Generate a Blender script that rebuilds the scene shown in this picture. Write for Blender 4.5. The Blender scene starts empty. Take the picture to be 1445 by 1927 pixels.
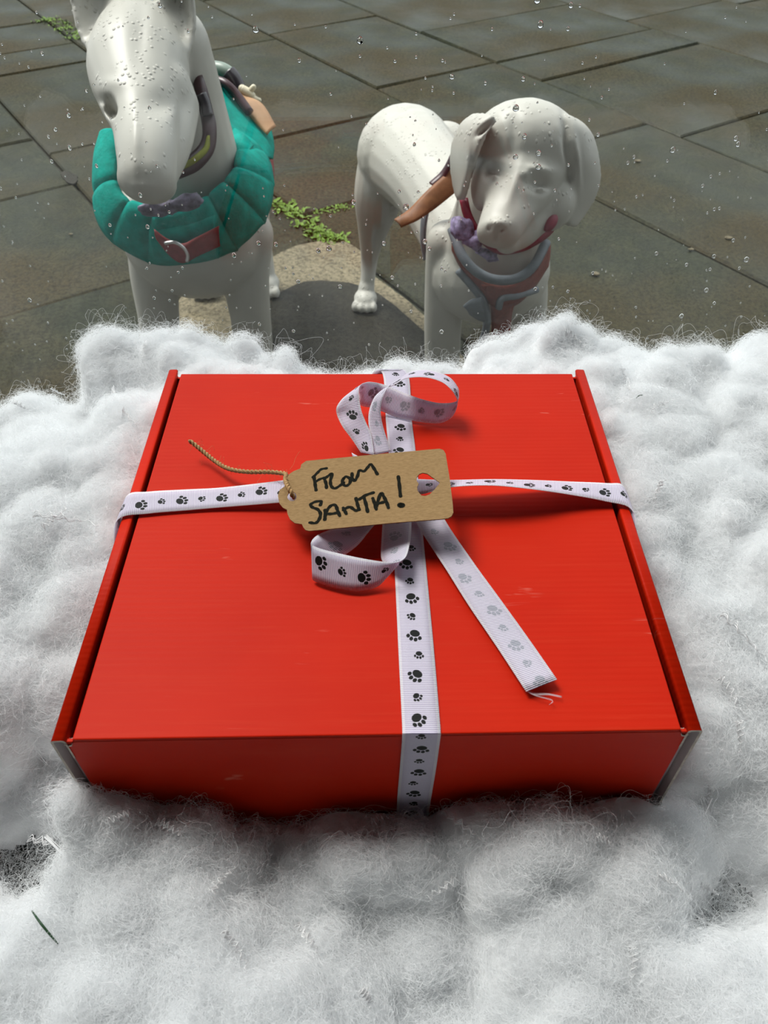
import bpy, bmesh, math, random
import numpy as np
from mathutils import Vector, Matrix, noise

SC = bpy.context.scene
COL = SC.collection
rng = np.random.default_rng(7)
random.seed(7)

# ------------------------------------------------------------------ camera
FPX, CX, CY = 1447.0, 722.5, 963.5
YAW, PIT, ROL = 0.00654, 0.79502, -0.0038
CAM = np.array([0.0021, -0.1746, 0.4643])
F_ = np.array([math.sin(YAW)*math.cos(PIT), math.cos(YAW)*math.cos(PIT), -math.sin(PIT)])
R0 = np.array([math.cos(YAW), -math.sin(YAW), 0.0])
U0 = np.cross(R0, F_)
R_ = R0*math.cos(ROL)+U0*math.sin(ROL)
U_ = -R0*math.sin(ROL)+U0*math.cos(ROL)
cd = bpy.data.cameras.new('camera'); cam = bpy.data.objects.new('camera', cd); COL.objects.link(cam)
m = Matrix(((R_[0], U_[0], -F_[0], CAM[0]), (R_[1], U_[1], -F_[1], CAM[1]), (R_[2], U_[2], -F_[2], CAM[2]), (0, 0, 0, 1)))
cam.matrix_world = m
cd.sensor_fit = 'VERTICAL'; cd.sensor_height = 36.0; cd.sensor_width = 27.0
cd.lens = FPX/1927*36.0
cd.clip_start = 0.01; cd.clip_end = 200
cd.dof.use_dof = True; cd.dof.focus_distance = 0.52; cd.dof.aperture_fstop = 20.0
SC.camera = cam

# ------------------------------------------------------------------ world, sun, exposure
w = bpy.data.worlds.new('overcast_sky'); SC.world = w; w.use_nodes = True
nt = w.node_tree; nt.nodes.clear()
wo = nt.nodes.new('ShaderNodeOutputWorld'); bg = nt.nodes.new('ShaderNodeBackground')
tc = nt.nodes.new('ShaderNodeTexCoord'); sx = nt.nodes.new('ShaderNodeSeparateXYZ')
cr = nt.nodes.new('ShaderNodeValToRGB')
cr.color_ramp.elements[0].position = 0.0; cr.color_ramp.elements[0].color = (0.55, 0.60, 0.64, 1)
cr.color_ramp.elements[1].position = 0.9; cr.color_ramp.elements[1].color = (0.93, 0.98, 1.0, 1)
nt.links.new(tc.outputs['Generated'], sx.inputs[0]); nt.links.new(sx.outputs['Z'], cr.inputs[0])
nt.links.new(cr.outputs[0], bg.inputs[0]); nt.links.new(bg.outputs[0], wo.inputs[0])
bg.inputs[1].default_value = 1.25
sl = bpy.data.lights.new('bright_cloud_sun', 'SUN'); so = bpy.data.objects.new('bright_cloud_sun', sl); COL.objects.link(so)
sl.energy = 3.3; sl.angle = math.radians(24); sl.color = (1.0, 0.97, 0.92)
so.rotation_euler = Vector((-0.45, 0.40, 1.0)).to_track_quat('Z', 'Y').to_euler()
so.location = (-2, 3, 5)
pl = bpy.data.lights.new('window_portal', 'AREA'); po = bpy.data.objects.new('window_portal', pl); COL.objects.link(po)
pl.shape = 'RECTANGLE'; pl.size = 2.6; pl.size_y = 2.3; pl.cycles.is_portal = True
po.location = (0, 0.385, 1.15); po.rotation_euler = (math.radians(-90), 0, 0)
SC.view_settings.view_transform = 'Standard'; SC.view_settings.look = 'None'
SC.view_settings.gamma = 1; SC.view_settings.use_curve_mapping = False
SC.view_settings.exposure = 0.46

# ------------------------------------------------------------------ projection helpers (points in the photo -> real places)
def ray(px, py): return F_ + R_*(px-CX)/FPX + U_*(CY-py)/FPX
def Pz(px, py, z): r = ray(px, py); return CAM + r*(z-CAM[2])/r[2]
def Py(px, py, y): r = ray(px, py); return CAM + r*(y-CAM[1])/r[1]
def depth(p): return float((np.asarray(p)-CAM) @ F_)
def px2m(n, p): return n*depth(p)/FPX
def project(P):
    q = np.asarray(P)-CAM; d = q @ F_
    return CX+FPX*(q @ R_)/d, CY-FPX*(q @ U_)/d

# ------------------------------------------------------------------ object helpers
def link(o, parent=None):
    COL.objects.link(o)
    if parent is not None: o.parent = parent
    return o
def mesh_obj(name, V, Fc, mat=None, parent=None, smooth=True, uv=None):
    me = bpy.data.meshes.new(name)
    me.from_pydata([tuple(map(float, v)) for v in V], [], Fc)
    me.update()
    if smooth: me.shade_smooth()
    if uv is not None:
        ul = me.uv_layers.new(name='UVMap')
        for lp in me.loops: ul.data[lp.index].uv = uv[lp.vertex_index]
    o = bpy.data.objects.new(name, me)
    if mat:
        for x in (mat if isinstance(mat, (list, tuple)) else [mat]): me.materials.append(x)
    return link(o, parent)
def empty(name, loc=(0, 0, 0), parent=None):
    o = bpy.data.objects.new(name, None); o.empty_display_size = 0.05
    o.location = tuple(map(float, loc)); return link(o, parent)
def tag(o, label=None, cat=None, group=None, kind=None):
    if label: o['label'] = label
    if cat: o['category'] = cat
    if group: o['group'] = group
    if kind: o['kind'] = kind
    return o
def keep_world(o, parent):
    """parent an object whose mesh is in world coordinates to an empty that is translated"""
    o.parent = parent
    o.matrix_parent_inverse = Matrix.Translation(-Vector(parent.location))
    return o
def bm_obj(name, bm, mat=None, parent=None, smooth=False):
    me = bpy.data.meshes.new(name); bm.to_mesh(me); bm.free()
    if smooth: me.shade_smooth()
    o = bpy.data.objects.new(name, me)
    if mat: me.materials.append(mat)
    link(o)
    if parent is not None: keep_world(o, parent)
    return o
def wm(name, V, Fc, mat, parent, smooth=True, uv=None):
    o = mesh_obj(name, V, Fc, mat, None, smooth, uv)
    if parent is not None: keep_world(o, parent)
    return o
def box_bm(bm, x0, x1, y0, y1, z0, z1, bev=0.0):
    r = bmesh.ops.create_cube(bm, size=1.0)
    vs = r['verts']
    for v in vs:
        v.co = Vector(((x0+x1)/2+v.co.x*(x1-x0), (y0+y1)/2+v.co.y*(y1-y0), (z0+z1)/2+v.co.z*(z1-z0)))
    if bev > 0:
        es = list({e for v in vs for e in v.link_edges})
        bmesh.ops.bevel(bm, geom=es, offset=bev, segments=2, affect='EDGES', profile=0.5)
def catmull(P, n):
    P = np.asarray(P, float)
    Q = np.vstack([2*P[0]-P[1], P, 2*P[-1]-P[-2]])
    out = []
    for i in range(1, len(Q)-2):
        for k in range(n):
            t = k/n
            a, b, c, d = Q[i-1], Q[i], Q[i+1], Q[i+2]
            out.append(0.5*((2*b)+(-a+c)*t+(2*a-5*b+4*c-d)*t*t+(-a+3*b-3*c+d)*t**3))
    out.append(Q[-2])
    return np.array(out)
def tube_geo(path, rad, sides=8, caps=True):
    P = np.asarray(path, float); n = len(P)
    rad = np.broadcast_to(np.asarray(rad, float), (n,))
    T = np.gradient(P, axis=0); T /= np.linalg.norm(T, axis=1)[:, None]+1e-12
    nrm = np.cross(T[0], [0, 0, 1.0])
    if np.linalg.norm(nrm) < 1e-3: nrm = np.cross(T[0], [1.0, 0, 0])
    V = []; Fc = []
    for i in range(n):
        nrm = nrm - T[i]*(nrm @ T[i]); nrm /= np.linalg.norm(nrm)+1e-12
        b = np.cross(T[i], nrm)
        for k in range(sides):
            a = 2*math.pi*k/sides
            V.append(P[i]+rad[i]*(math.cos(a)*nrm+math.sin(a)*b))
    for i in range(n-1):
        for k in range(sides):
            k2 = (k+1) % sides
            Fc.append((i*sides+k, i*sides+k2, (i+1)*sides+k2, (i+1)*sides+k))
    if caps:
        Fc.append(tuple(range(sides))[::-1]); Fc.append(tuple((n-1)*sides+k for k in range(sides)))
    return V, Fc
def merge(geos):
    V = []; Fc = []
    for v, f in geos:
        o = len(V); V += list(v); Fc += [tuple(i+o for i in q) for q in f]
    return V, Fc

# ------------------------------------------------------------------ material helpers
class NT:
    def __init__(s, name):
        s.m = bpy.data.materials.new(name); s.m.use_nodes = True
        s.t = s.m.node_tree; s.t.nodes.clear()
        s.out = s.n('ShaderNodeOutputMaterial')
    def n(s, typ, **k):
        nd = s.t.nodes.new(typ)
        for a, b in k.items(): setattr(nd, a, b)
        return nd
    def l(s, a, b): s.t.links.new(a, b)
    def math(s, op, a, b=None, c=None, clamp=False):
        nd = s.n('ShaderNodeMath', operation=op); nd.use_clamp = clamp
        for i, v in enumerate((a, b, c)):
            if v is None: continue
            if isinstance(v, (int, float)): nd.inputs[i].default_value = v
            else: s.l(v, nd.inputs[i])
        return nd.outputs[0]
    def mix(s, f, a, b):
        nd = s.n('ShaderNodeMix', data_type='RGBA')
        for i, v in ((0, f), (6, a), (7, b)):
            if isinstance(v, (int, float)): nd.inputs[i].default_value = v
            elif isinstance(v, tuple): nd.inputs[i].default_value = v if len(v) == 4 else v+(1,)
            else: s.l(v, nd.inputs[i])
        return nd.outputs[2]
    def noise(s, scale, detail=4, rough=0.55, coord='Object', stretch=None, dist=0.0):
        tc = s.n('ShaderNodeTexCoord'); src = tc.outputs[coord]
        if stretch:
            mp = s.n('ShaderNodeMapping'); mp.inputs['Scale'].default_value = stretch; s.l(src, mp.inputs[0]); src = mp.outputs[0]
        nz = s.n('ShaderNodeTexNoise'); nz.inputs['Scale'].default_value = scale
        nz.inputs['Detail'].default_value = detail; nz.inputs['Roughness'].default_value = rough
        nz.inputs['Distortion'].default_value = dist
        s.l(src, nz.inputs['Vector']); return nz.outputs['Fac']
    def ramp(s, f, stops):
        nd = s.n('ShaderNodeValToRGB'); s.l(f, nd.inputs[0])
        e = nd.color_ramp.elements
        e[0].position, e[0].color = stops[0][0], tuple(stops[0][1])+(1,)
        e[1].position, e[1].color = stops[1][0], tuple(stops[1][1])+(1,)
        for p, c in stops[2:]:
            q = e.new(p); q.color = tuple(c)+(1,)
        return nd.outputs[0]
    def bump(s, h, strength=0.3, dist=0.001):
        b = s.n('ShaderNodeBump'); b.inputs['Strength'].default_value = strength; b.inputs['Distance'].default_value = dist
        s.l(h, b.inputs['Height']); return b.outputs[0]
    def bsdf(s, col, rough=0.5, spec=0.5, normal=None, **k):
        p = s.n('ShaderNodeBsdfPrincipled')
        if isinstance(col, tuple): p.inputs['Base Color'].default_value = col+(1,) if len(col) == 3 else col
        else: s.l(col, p.inputs['Base Color'])
        if isinstance(rough, (int, float)): p.inputs['Roughness'].default_value = rough
        else: s.l(rough, p.inputs['Roughness'])
        p.inputs['Specular IOR Level'].default_value = spec
        if normal is not None: s.l(normal, p.inputs['Normal'])
        for a, b in k.items(): p.inputs[a.replace('_', ' ')].default_value = b
        s.l(p.outputs[0], s.out.inputs[0]); return p
def plain(name, col, rough=0.5, spec=0.5, nscale=40, namt=0.12, bump=0.1, bd=0.0005, **k):
    t = NT(name); f = t.noise(nscale)
    c2 = tuple(max(0, c*(1-namt)) for c in col); c1 = tuple(min(1, c*(1+namt)) for c in col)
    t.bsdf(t.ramp(f, [(0.3, c2), (0.7, c1)]), rough, spec, t.bump(t.noise(nscale*4), bump, bd), **k)
    return t.m

# red printed corrugated card: fine flute lines, faint scuffs
def red_card():
    t = NT('red_card')
    tc = t.n('ShaderNodeTexCoord'); sp = t.n('ShaderNodeSeparateXYZ'); t.l(tc.outputs['Object'], sp.inputs[0])
    wob = t.noise(6, 2); yy = t.math('ADD', sp.outputs['Y'], t.math('MULTIPLY', wob, 0.002))
    fl = t.math('SINE', t.math('MULTIPLY', yy, 2*math.pi/0.0036))
    streak = t.noise(60, 5, 0.7, stretch=(0.35, 9.0, 1.0))
    blot = t.noise(9, 3)
    base = t.ramp(blot, [(0.3, (0.49, 0.012, 0.001)), (0.7, (0.55, 0.016, 0.0015))])
    base = t.mix(t.ramp(streak, [(0.50, (0, 0, 0)), (0.78, (0.08, 0.08, 0.08))]), base, (0.70, 0.12, 0.045))
    scr = t.noise(42, 3, 0.6, stretch=(0.5, 5.0, 1.0), dist=0.6)
    patch = t.noise(13, 1)
    sc = t.math('MULTIPLY', t.ramp(scr, [(0.66, (0, 0, 0)), (0.72, (1, 1, 1))]), t.ramp(patch, [(0.52, (0, 0, 0)), (0.68, (0.45, 0.45, 0.45))]))
    base = t.mix(sc, base, (0.85, 0.35, 0.26))
    h = t.math('ADD', t.math('MULTIPLY', fl, 0.22), t.math('MULTIPLY', streak, 0.6))
    t.bsdf(base, 0.5, 0.08, t.bump(h, 0.12, 0.0006))
    return t.m
def ribbon_mat(back):
    """white grosgrain with ribs; printed paws on the face, showing faintly through on the back"""
    t = NT('ribbon_back' if back else 'ribbon_face')
    uvn = t.n('ShaderNodeUVMap'); sp = t.n('ShaderNodeSeparateXYZ'); t.l(uvn.outputs[0], sp.inputs[0])
    u, v = sp.outputs['X'], sp.outputs['Y']
    rib = t.math('SINE', t.math('MULTIPLY', u, 2*math.pi/0.00100))
    av = t.math('ABSOLUTE', v)
    edge = t.math('GREATER_THAN', av, 0.0076)
    ribm = t.math('MULTIPLY', t.math('MULTIPLY', t.math('ADD', rib, 1.0), 0.5), t.math('SUBTRACT', 1.0, edge))
    base = t.mix(ribm, (0.94, 0.92, 0.98), (0.62, 0.54, 0.74))
    P = 0.0119
    cell = t.math('FLOOR', t.math('DIVIDE', u, P))
    lu = t.math('SUBTRACT', u, t.math('MULTIPLY', t.math('ADD', cell, 0.5), P))
    par = t.math('FLOORED_MODULO', cell, 2.0)
    wn = t.n('ShaderNodeTexWhiteNoise', noise_dimensions='1D'); t.l(cell, wn.inputs['W'])
    s3 = t.n('ShaderNodeSeparateColor'); t.l(wn.outputs['Color'], s3.inputs[0])
    lv = t.math('SUBTRACT', v, t.math('MULTIPLY', t.math('SUBTRACT', s3.outputs[0], 0.5), 0.0042))
    th = t.math('MULTIPLY', t.math('SUBTRACT', s3.outputs[1], 0.5), 1.5)
    c, s_ = t.math('COSINE', th), t.math('SINE', th)
    sc = t.math('DIVIDE', 830.0, t.math('SUBTRACT', 1.0, t.math('MULTIPLY', par, 0.36)))
    p = t.math('MULTIPLY', t.math('ADD', t.math('MULTIPLY', lu, c), t.math('MULTIPLY', lv, s_)), sc)
    q = t.math('MULTIPLY', t.math('SUBTRACT', t.math('MULTIPLY', lv, c), t.math('MULTIPLY', lu, s_)), sc)
    dmin = None
    for (ex, ey, rx, ry) in [(-0.9, 0.0, 1.75, 2.15), (1.0, -2.55, 1.0, 0.80), (2.15, -0.95, 1.05, 0.82), (2.15, 0.95, 1.05, 0.82), (1.0, 2.55, 1.0, 0.80)]:
        a = t.math('DIVIDE', t.math('SUBTRACT', p, ex), rx); b = t.math('DIVIDE', t.math('SUBTRACT', q, ey), ry)
        d = t.math('ADD', t.math('MULTIPLY', a, a), t.math('MULTIPLY', b, b))
        dmin = d if dmin is None else t.math('MINIMUM', dmin, d)
    paw = t.math('LESS_THAN', dmin, 1.0)
    if back:
        paw = t.math('MULTIPLY', paw, t.math('ADD', 0.06, t.math('MULTIPLY', ribm, 0.80)))
        base = t.mix(ribm, (0.93, 0.92, 0.98), (0.62, 0.56, 0.73))
        col = t.mix(paw, base, (0.16, 0.20, 0.28))
    else:
        col = t.mix(paw, base, (0.012, 0.013, 0.012))
    p = t.bsdf(col, 0.55, 0.35, t.bump(rib, 0.5, 0.00022))
    tr = t.n('ShaderNodeBsdfTranslucent'); t.l(col, tr.inputs[0])
    mx = t.n('ShaderNodeMixShader'); mx.inputs[0].default_value = 0.34
    t.l(p.outputs[0], mx.inputs[1]); t.l(tr.outputs[0], mx.inputs[2]); t.l(mx.outputs[0], t.out.inputs[0])
    return t.m
def kraft():
    t = NT('kraft_card'); a = t.noise(900, 3, 0.7, stretch=(0.4, 1.6, 1)); b = t.noise(160, 3, 0.6)
    c = t.ramp(a, [(0.3, (0.21, 0.128, 0.056)), (0.7, (0.34, 0.218, 0.102))])
    c = t.mix(t.math('MULTIPLY', b, 0.35), c, (0.26, 0.162, 0.075))
    t.bsdf(c, 0.8, 0.1, t.bump(a, 0.25, 0.0002)); return t.m
def fibre_mat(name, col=(0.97, 0.98, 0.99), trans=0.45, rough=0.5, gl=0.06):
    t = NT(name)
    d = t.n('ShaderNodeBsdfDiffuse'); d.inputs[0].default_value = col+(1,)
    tr = t.n('ShaderNodeBsdfTranslucent'); tr.inputs[0].default_value = col+(1,)
    g = t.n('ShaderNodeBsdfGlossy'); g.inputs[0].default_value = (1, 1, 1, 1); g.inputs['Roughness'].default_value = rough
    m1 = t.n('ShaderNodeMixShader'); m1.inputs[0].default_value = trans; t.l(d.outputs[0], m1.inputs[1]); t.l(tr.outputs[0], m1.inputs[2])
    m2 = t.n('ShaderNodeMixShader'); m2.inputs[0].default_value = gl; t.l(m1.outputs[0], m2.inputs[1]); t.l(g.outputs[0], m2.inputs[2])
    t.l(m2.outputs[0], t.out.inputs[0]); return t.m
def wadding_mat():
    t = NT('wadding_core')
    a = t.noise(260, 6, 0.75, dist=1.6); b = t.noise(70, 4, 0.7, dist=0.8)
    h = t.math('ADD', a, t.math('MULTIPLY', b, 1.2))
    p = t.bsdf((0.95, 0.96, 0.97), 0.9, 0.05, t.bump(h, 0.35, 0.0025))
    p.inputs['Subsurface Weight'].default_value = 0.0
    return t.m
def glass_mat():
    t = NT('window_glass')
    ge = t.n('ShaderNodeNewGeometry'); vm = t.n('ShaderNodeVectorMath', operation='DOT_PRODUCT')
    t.l(ge.outputs['Incoming'], vm.inputs[0]); t.l(ge.outputs['Normal'], vm.inputs[1])
    c = t.math('ABSOLUTE', vm.outputs['Value']); k = t.math('POWER', t.math('SUBTRACT', 1.0, c), 5.0)
    f = t.math('ADD', 0.018, t.math('MULTIPLY', k, 0.982))
    tr = t.n('ShaderNodeBsdfTransparent'); tr.inputs[0].default_value = (0.975, 0.985, 0.98, 1)
    g = t.n('ShaderNodeBsdfGlossy'); g.inputs['Roughness'].default_value = 0.0
    mx = t.n('ShaderNodeMixShader'); t.l(f, mx.inputs[0]); t.l(tr.outputs[0], mx.inputs[1]); t.l(g.outputs[0], mx.inputs[2])
    t.l(mx.outputs[0], t.out.inputs[0]); return t.m
def water_mat():
    t = NT('water'); g = t.n('ShaderNodeBsdfGlass'); g.inputs['IOR'].default_value = 1.33; g.inputs['Roughness'].default_value = 0.0
    t.l(g.outputs[0], t.out.inputs[0]); return t.m
def stone_mat(name, cols, seedoff=0.0, rough=(0.30, 0.6)):
    t = NT(name)
    oi = t.n('ShaderNodeObjectInfo')
    big = t.noise(1.3, 3, 0.6); mid = t.noise(9, 5, 0.65); fine = t.noise(85, 4, 0.8); sp = t.noise(260, 2, 0.6)
    c = t.ramp(mid, [(0.25, cols[0]), (0.5, cols[1]), (0.75, cols[2])])
    c = t.mix(t.ramp(big, [(0.42, (0, 0, 0)), (0.62, (0.65, 0.65, 0.65))]), c, cols[3])
    c = t.mix(t.math('MULTIPLY', oi.outputs['Random'], 0.30), c, cols[1])
    c = t.mix(t.ramp(fine, [(0.38, (0.75, 0.75, 0.75)), (0.56, (0, 0, 0))]), c, tuple(x*0.45 for x in cols[0]))
    c = t.mix(t.ramp(sp, [(0.64, (0, 0, 0)), (0.72, (0.45, 0.45, 0.45))]), c, tuple(min(1, x*2.4+0.03) for x in cols[2]))
    wet = t.noise(2.2, 3)
    r = t.n('ShaderNodeMapRange'); t.l(wet, r.inputs[0]); r.inputs[1].default_value = 0.35; r.inputs[2].default_value = 0.65
    r.inputs[3].default_value = rough[0]; r.inputs[4].default_value = rough[1]
    t.bsdf(c, r.outputs[0], 0.05, t.bump(t.math('ADD', fine, t.math('MULTIPLY', mid, 1.5)), 0.12, 0.002)); return t.m

M = {}
M['red'] = red_card()
M['liner'] = plain('grey_white_liner', (0.58, 0.52, 0.52), 0.8, 0.2, 60, 0.08)
M['cut'] = plain('cut_card_edge', (0.50, 0.44, 0.38), 0.85, 0.2, 300, 0.25)
M['rib_f'] = ribbon_mat(False); M['rib_b'] = ribbon_mat(True)
M['thread'] = fibre_mat('white_thread', (0.9, 0.88, 0.93), 0.3, 0.3)
M['kraft'] = kraft()
M['ink'] = plain('black_marker', (0.009, 0.009, 0.006), 0.8, 0.05, 800, 0.4)
M['twine'] = plain('jute_twine', (0.42, 0.26, 0.12), 0.85, 0.2, 1500, 0.45, 0.4, 0.0003)
M['core'] = wadding_mat(); M['fibre'] = fibre_mat('polyester_fibre'); M['lock'] = fibre_mat('crimped_lock', (0.99, 0.99, 1.0), 0.45, 0.25, 0.15)
M['glass'] = glass_mat(); M['water'] = water_mat()
M['stone'] = stone_mat('wet_flagstone', [(0.012, 0.014, 0.008), (0.030, 0.033, 0.019), (0.056, 0.057, 0.033), (0.060, 0.041, 0.018)])
M['joint'] = plain('joint_soil', (0.022, 0.020, 0.014), 0.8, 0.2, 30, 0.3)
M['cement'] = stone_mat('beige_cement', [(0.07, 0.060, 0.040), (0.21, 0.18, 0.12), (0.28, 0.24, 0.16), (0.14, 0.12, 0.08)], rough=(0.5, 0.8))
M['wetcem'] = stone_mat('wet_cement', [(0.020, 0.020, 0.016), (0.036, 0.034, 0.026), (0.050, 0.046, 0.034), (0.032, 0.028, 0.020)])
M['moss'] = plain('green_weed', (0.13, 0.22, 0.03), 0.6, 0.3, 60, 0.5)
M['needle'] = plain('dark_green_needle', (0.015, 0.06, 0.02), 0.45, 0.4, 200, 0.3)
M['wall'] = plain('dark_painted_wall', (0.07, 0.068, 0.065), 0.8, 0.3, 6, 0.1)
M['facade'] = plain('shopfront_paint', (0.22, 0.22, 0.21), 0.6, 0.4, 8, 0.15)
M['floor'] = plain('dark_display_floor', (0.030, 0.032, 0.030), 0.7, 0.3, 30, 0.3)
def mannequin_mat():
    t = NT('wet_white_fibreglass')
    v = t.n('ShaderNodeTexVoronoi'); v.inputs['Scale'].default_value = 130; tcn = t.n('ShaderNodeTexCoord')
    mp = t.n('ShaderNodeMapping'); mp.inputs['Scale'].default_value = (1, 1, 0.6); t.l(tcn.outputs['Object'], mp.inputs[0]); t.l(mp.outputs[0], v.inputs['Vector'])
    drop = t.ramp(v.outputs['Distance'], [(0.0, (1, 1, 1)), (0.34, (0, 0, 0))])
    ge = t.n('ShaderNodeNewGeometry'); sp = t.n('ShaderNodeSeparateXYZ'); t.l(ge.outputs['Normal'], sp.inputs[0])
    up = t.ramp(sp.outputs['Z'], [(0.15, (0, 0, 0)), (0.5, (1, 1, 1))])
    pk = t.ramp(t.noise(30, 2), [(0.46, (0, 0, 0)), (0.54, (1, 1, 1))])
    h = t.math('MULTIPLY', t.math('MULTIPLY', drop, up), pk)
    t.bsdf(t.ramp(t.noise(5), [(0.3, (0.42, 0.41, 0.365)), (0.7, (0.46, 0.45, 0.405))]), 0.46, 0.4, t.bump(h, 0.8, 0.0025)); return t.m
M['dog'] = mannequin_mat()
M['teal'] = plain('teal_towelling', (0.0, 0.25, 0.205), 0.85, 0.1, 55, 0.22, 0.5, 0.002)
M['teal_dark'] = plain('teal_seam', (0.0, 0.07, 0.06), 0.8, 0.2, 55, 0.2)
M['redstrap'] = plain('faded_red_webbing', (0.20, 0.030, 0.030), 0.6, 0.3, 120, 0.2)
M['maroon'] = plain('maroon_leather', (0.035, 0.008, 0.012), 0.35, 0.5, 60, 0.25)
M['lime'] = plain('lime_webbing', (0.22, 0.24, 0.02), 0.6, 0.3, 200, 0.15)
M['steel'] = plain('brushed_steel', (0.55, 0.55, 0.55), 0.3, 0.5, 60, 0.1, Metallic=1.0)
M['bow'] = plain('purple_grey_velvet', (0.16, 0.14, 0.20), 0.6, 0.4, 90, 0.6, 0.5, 0.001)
M['bone'] = plain('cream_plastic', (0.66, 0.60, 0.44), 0.4, 0.5, 20, 0.06)
M['blackplastic'] = plain('black_plastic', (0.03, 0.025, 0.03), 0.25, 0.6, 30, 0.1)
M['handle'] = plain('grey_green_strap', (0.20, 0.25, 0.21), 0.4, 0.5, 40, 0.2)
M['brownlabel'] = plain('brown_card_label', (0.42, 0.25, 0.14), 0.6, 0.3, 50, 0.12)
M['tan'] = plain('tan_brown_card', (0.20, 0.085, 0.035), 0.55, 0.3, 60, 0.25)
M['magenta'] = plain('magenta_collar', (0.20, 0.006, 0.030), 0.45, 0.4, 80, 0.15)
M['rust'] = plain('rust_red_mesh', (0.17, 0.045, 0.032), 0.6, 0.3, 200, 0.2)
M['greytrim'] = plain('grey_binding', (0.13, 0.15, 0.17), 0.5, 0.4, 80, 0.15)
M['plaid'] = plain('purple_white_scrunch', (0.20, 0.17, 0.28), 0.6, 0.3, 70, 0.95, 0.5, 0.001)

# ================================================================== THE SETTING
ZG = -0.726
def struct(name, bm, mat):
    return tag(bm_obj(name, bm, mat), kind='structure')
bm = bmesh.new(); box_bm(bm, -1.3, 1.3, -2.5, 0.392, -0.03, 0.0); struct('floor', bm, M['floor'])
bm = bmesh.new(); box_bm(bm, -1.3, 1.3, -2.5, 0.39, 2.5, 2.6); struct('ceiling', bm, M['wall'])
bm = bmesh.new(); box_bm(bm, -1.4, -1.3, -2.5, 0.39, -0.03, 2.6); struct('wall_left', bm, M['wall'])
bm = bmesh.new(); box_bm(bm, 1.3, 1.4, -2.5, 0.39, -0.03, 2.6); struct('wall_right', bm, M['wall'])
bm = bmesh.new(); box_bm(bm, -1.4, 1.4, -2.6, -2.5, -0.03, 2.6); struct('wall_back', bm, M['wall'])
bm = bmesh.new()                                                     # shop front round the big pane
box_bm(bm, -3.5, -1.3, 0.39, 0.47, ZG, 2.62); box_bm(bm, 1.3, 3.5, 0.39, 0.47, ZG, 2.62)
box_bm(bm, -1.3, 1.3, 0.39, 0.47, 2.3, 2.62); box_bm(bm, -1.3, 1.3, 0.392, 0.43, ZG, -0.012)
struct('wall_front', bm, M['facade'])
win = tag(empty('window_1', (0, 0.40, 0)), kind='structure')
bm = bmesh.new(); box_bm(bm, -1.27, 1.27, 0.396, 0.402, -0.01, 2.27); bm_obj('pane', bm, M['glass'], win)
bm = bmesh.new()
box_bm(bm, -1.3, -1.27, 0.392, 0.45, -0.012, 2.3); box_bm(bm, 1.27, 1.3, 0.392, 0.45, -0.012, 2.3); box_bm(bm, -1.27, 1.27, 0.392, 0.45, 2.27, 2.3)
bm_obj('window_frame', bm, M['facade'], win)

# paving: flagstones laid in courses at an angle to the shop front
eA = np.array([0.54, -0.8416]); eB = np.array([0.8416, 0.54])
bm = bmesh.new(); box_bm(bm, -9, 9, 0.43, 14, ZG-0.08, ZG-0.020)
ground = tag(bm_obj('ground', bm, M['joint']), kind='structure')
courses = [(-1.6, -0.75, None), (-0.75, -0.12, [-4.9, -4.1, -3.35, -2.45, -1.7, -1.0]), (-0.12, 0.52, [-5.6, -4.9, -4.15, -3.45, -2.91, -2.1, -1.45, -0.9]),
           (0.52, 1.10, [-6.1, -5.28, -4.74, -4.37, -3.25, -2.62, -1.95, -1.3]), (1.10, 2.05, [-6.4, -5.3, -4.2, -2.9, -2.2, -0.6]),
           (2.05, 2.77, [-6.2, -5.2, -4.3, -3.2, -2.165, -0.6]), (2.77, 3.90, [-6.3, -5.1, -3.86, -3.19, -2.85, -1.98, -1.2, -0.2]),
           (3.90, 4.75, [-5.6, -4.4, -3.4, -2.3, -1.4]), (4.75, 5.7, None), (5.7, 6.7, None)]
rs = random.Random(3)
for (w0, w1, ts) in courses:
    if ts is None:
        ts = [-7.0+0.95*i+rs.uniform(-0.15, 0.15) for i in range(8)]
    ts = [-9.0, -8.0, -7.1] + [t for t in ts if t > -7.0] + [0.4]
    for t0, t1 in zip(ts[:-1], ts[1:]):
        cxy = eA*(t0+t1)/2+eB*(w0+w1)/2
        if cxy[1] < 0.5 or cxy[1] > 9.5 or abs(cxy[0]) > 5: continue
        g = 0.005; dz = rs.uniform(-0.002, 0.002); tx, ty = rs.uniform(-0.002, 0.002), rs.uniform(-0.002, 0.002)
        V = []; hw, ht = (w1-w0)/2-g, (t1-t0)/2-g
        n = 6
        def ringpts(inset, z):
            o = []
            for (a0, b0, a1, b1) in ((-1, -1, 1, -1), (1, -1, 1, 1), (1, 1, -1, 1), (-1, 1, -1, -1)):
                for k in range(n):
                    a = a0+(a1-a0)*k/n; b = b0+(b1-b0)*k/n
                    p = eA*a*(ht-inset)+eB*b*(hw-inset)
                    q = p+cxy; j = 0.004*noise.noise(Vector((q[0]*7, q[1]*7, 3)))
                    p = p*(1+j)
                    o.append((p[0], p[1], z+(0 if z < 0 else dz+tx*a+ty*b)))
            return o
        V = ringpts(0, -0.03)+ringpts(0, -0.006)+ringpts(0.007, 0.0)
        c4 = 4*n; Fc = []
        for r in range(2):
            for k in range(c4):
                Fc.append((r*c4+k, r*c4+(k+1) % c4, (r+1)*c4+(k+1) % c4, (r+1)*c4+k))
        Fc.append(tuple(range(2*c4, 3*c4)))
        # orient upward
        if np.cross(eA, eB) < 0: Fc = [f[::-1] for f in Fc]
        o = mesh_obj('flagstone', V, Fc, M['stone'], ground, smooth=False)
        o.location = (cxy[0], cxy[1], ZG)
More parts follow.
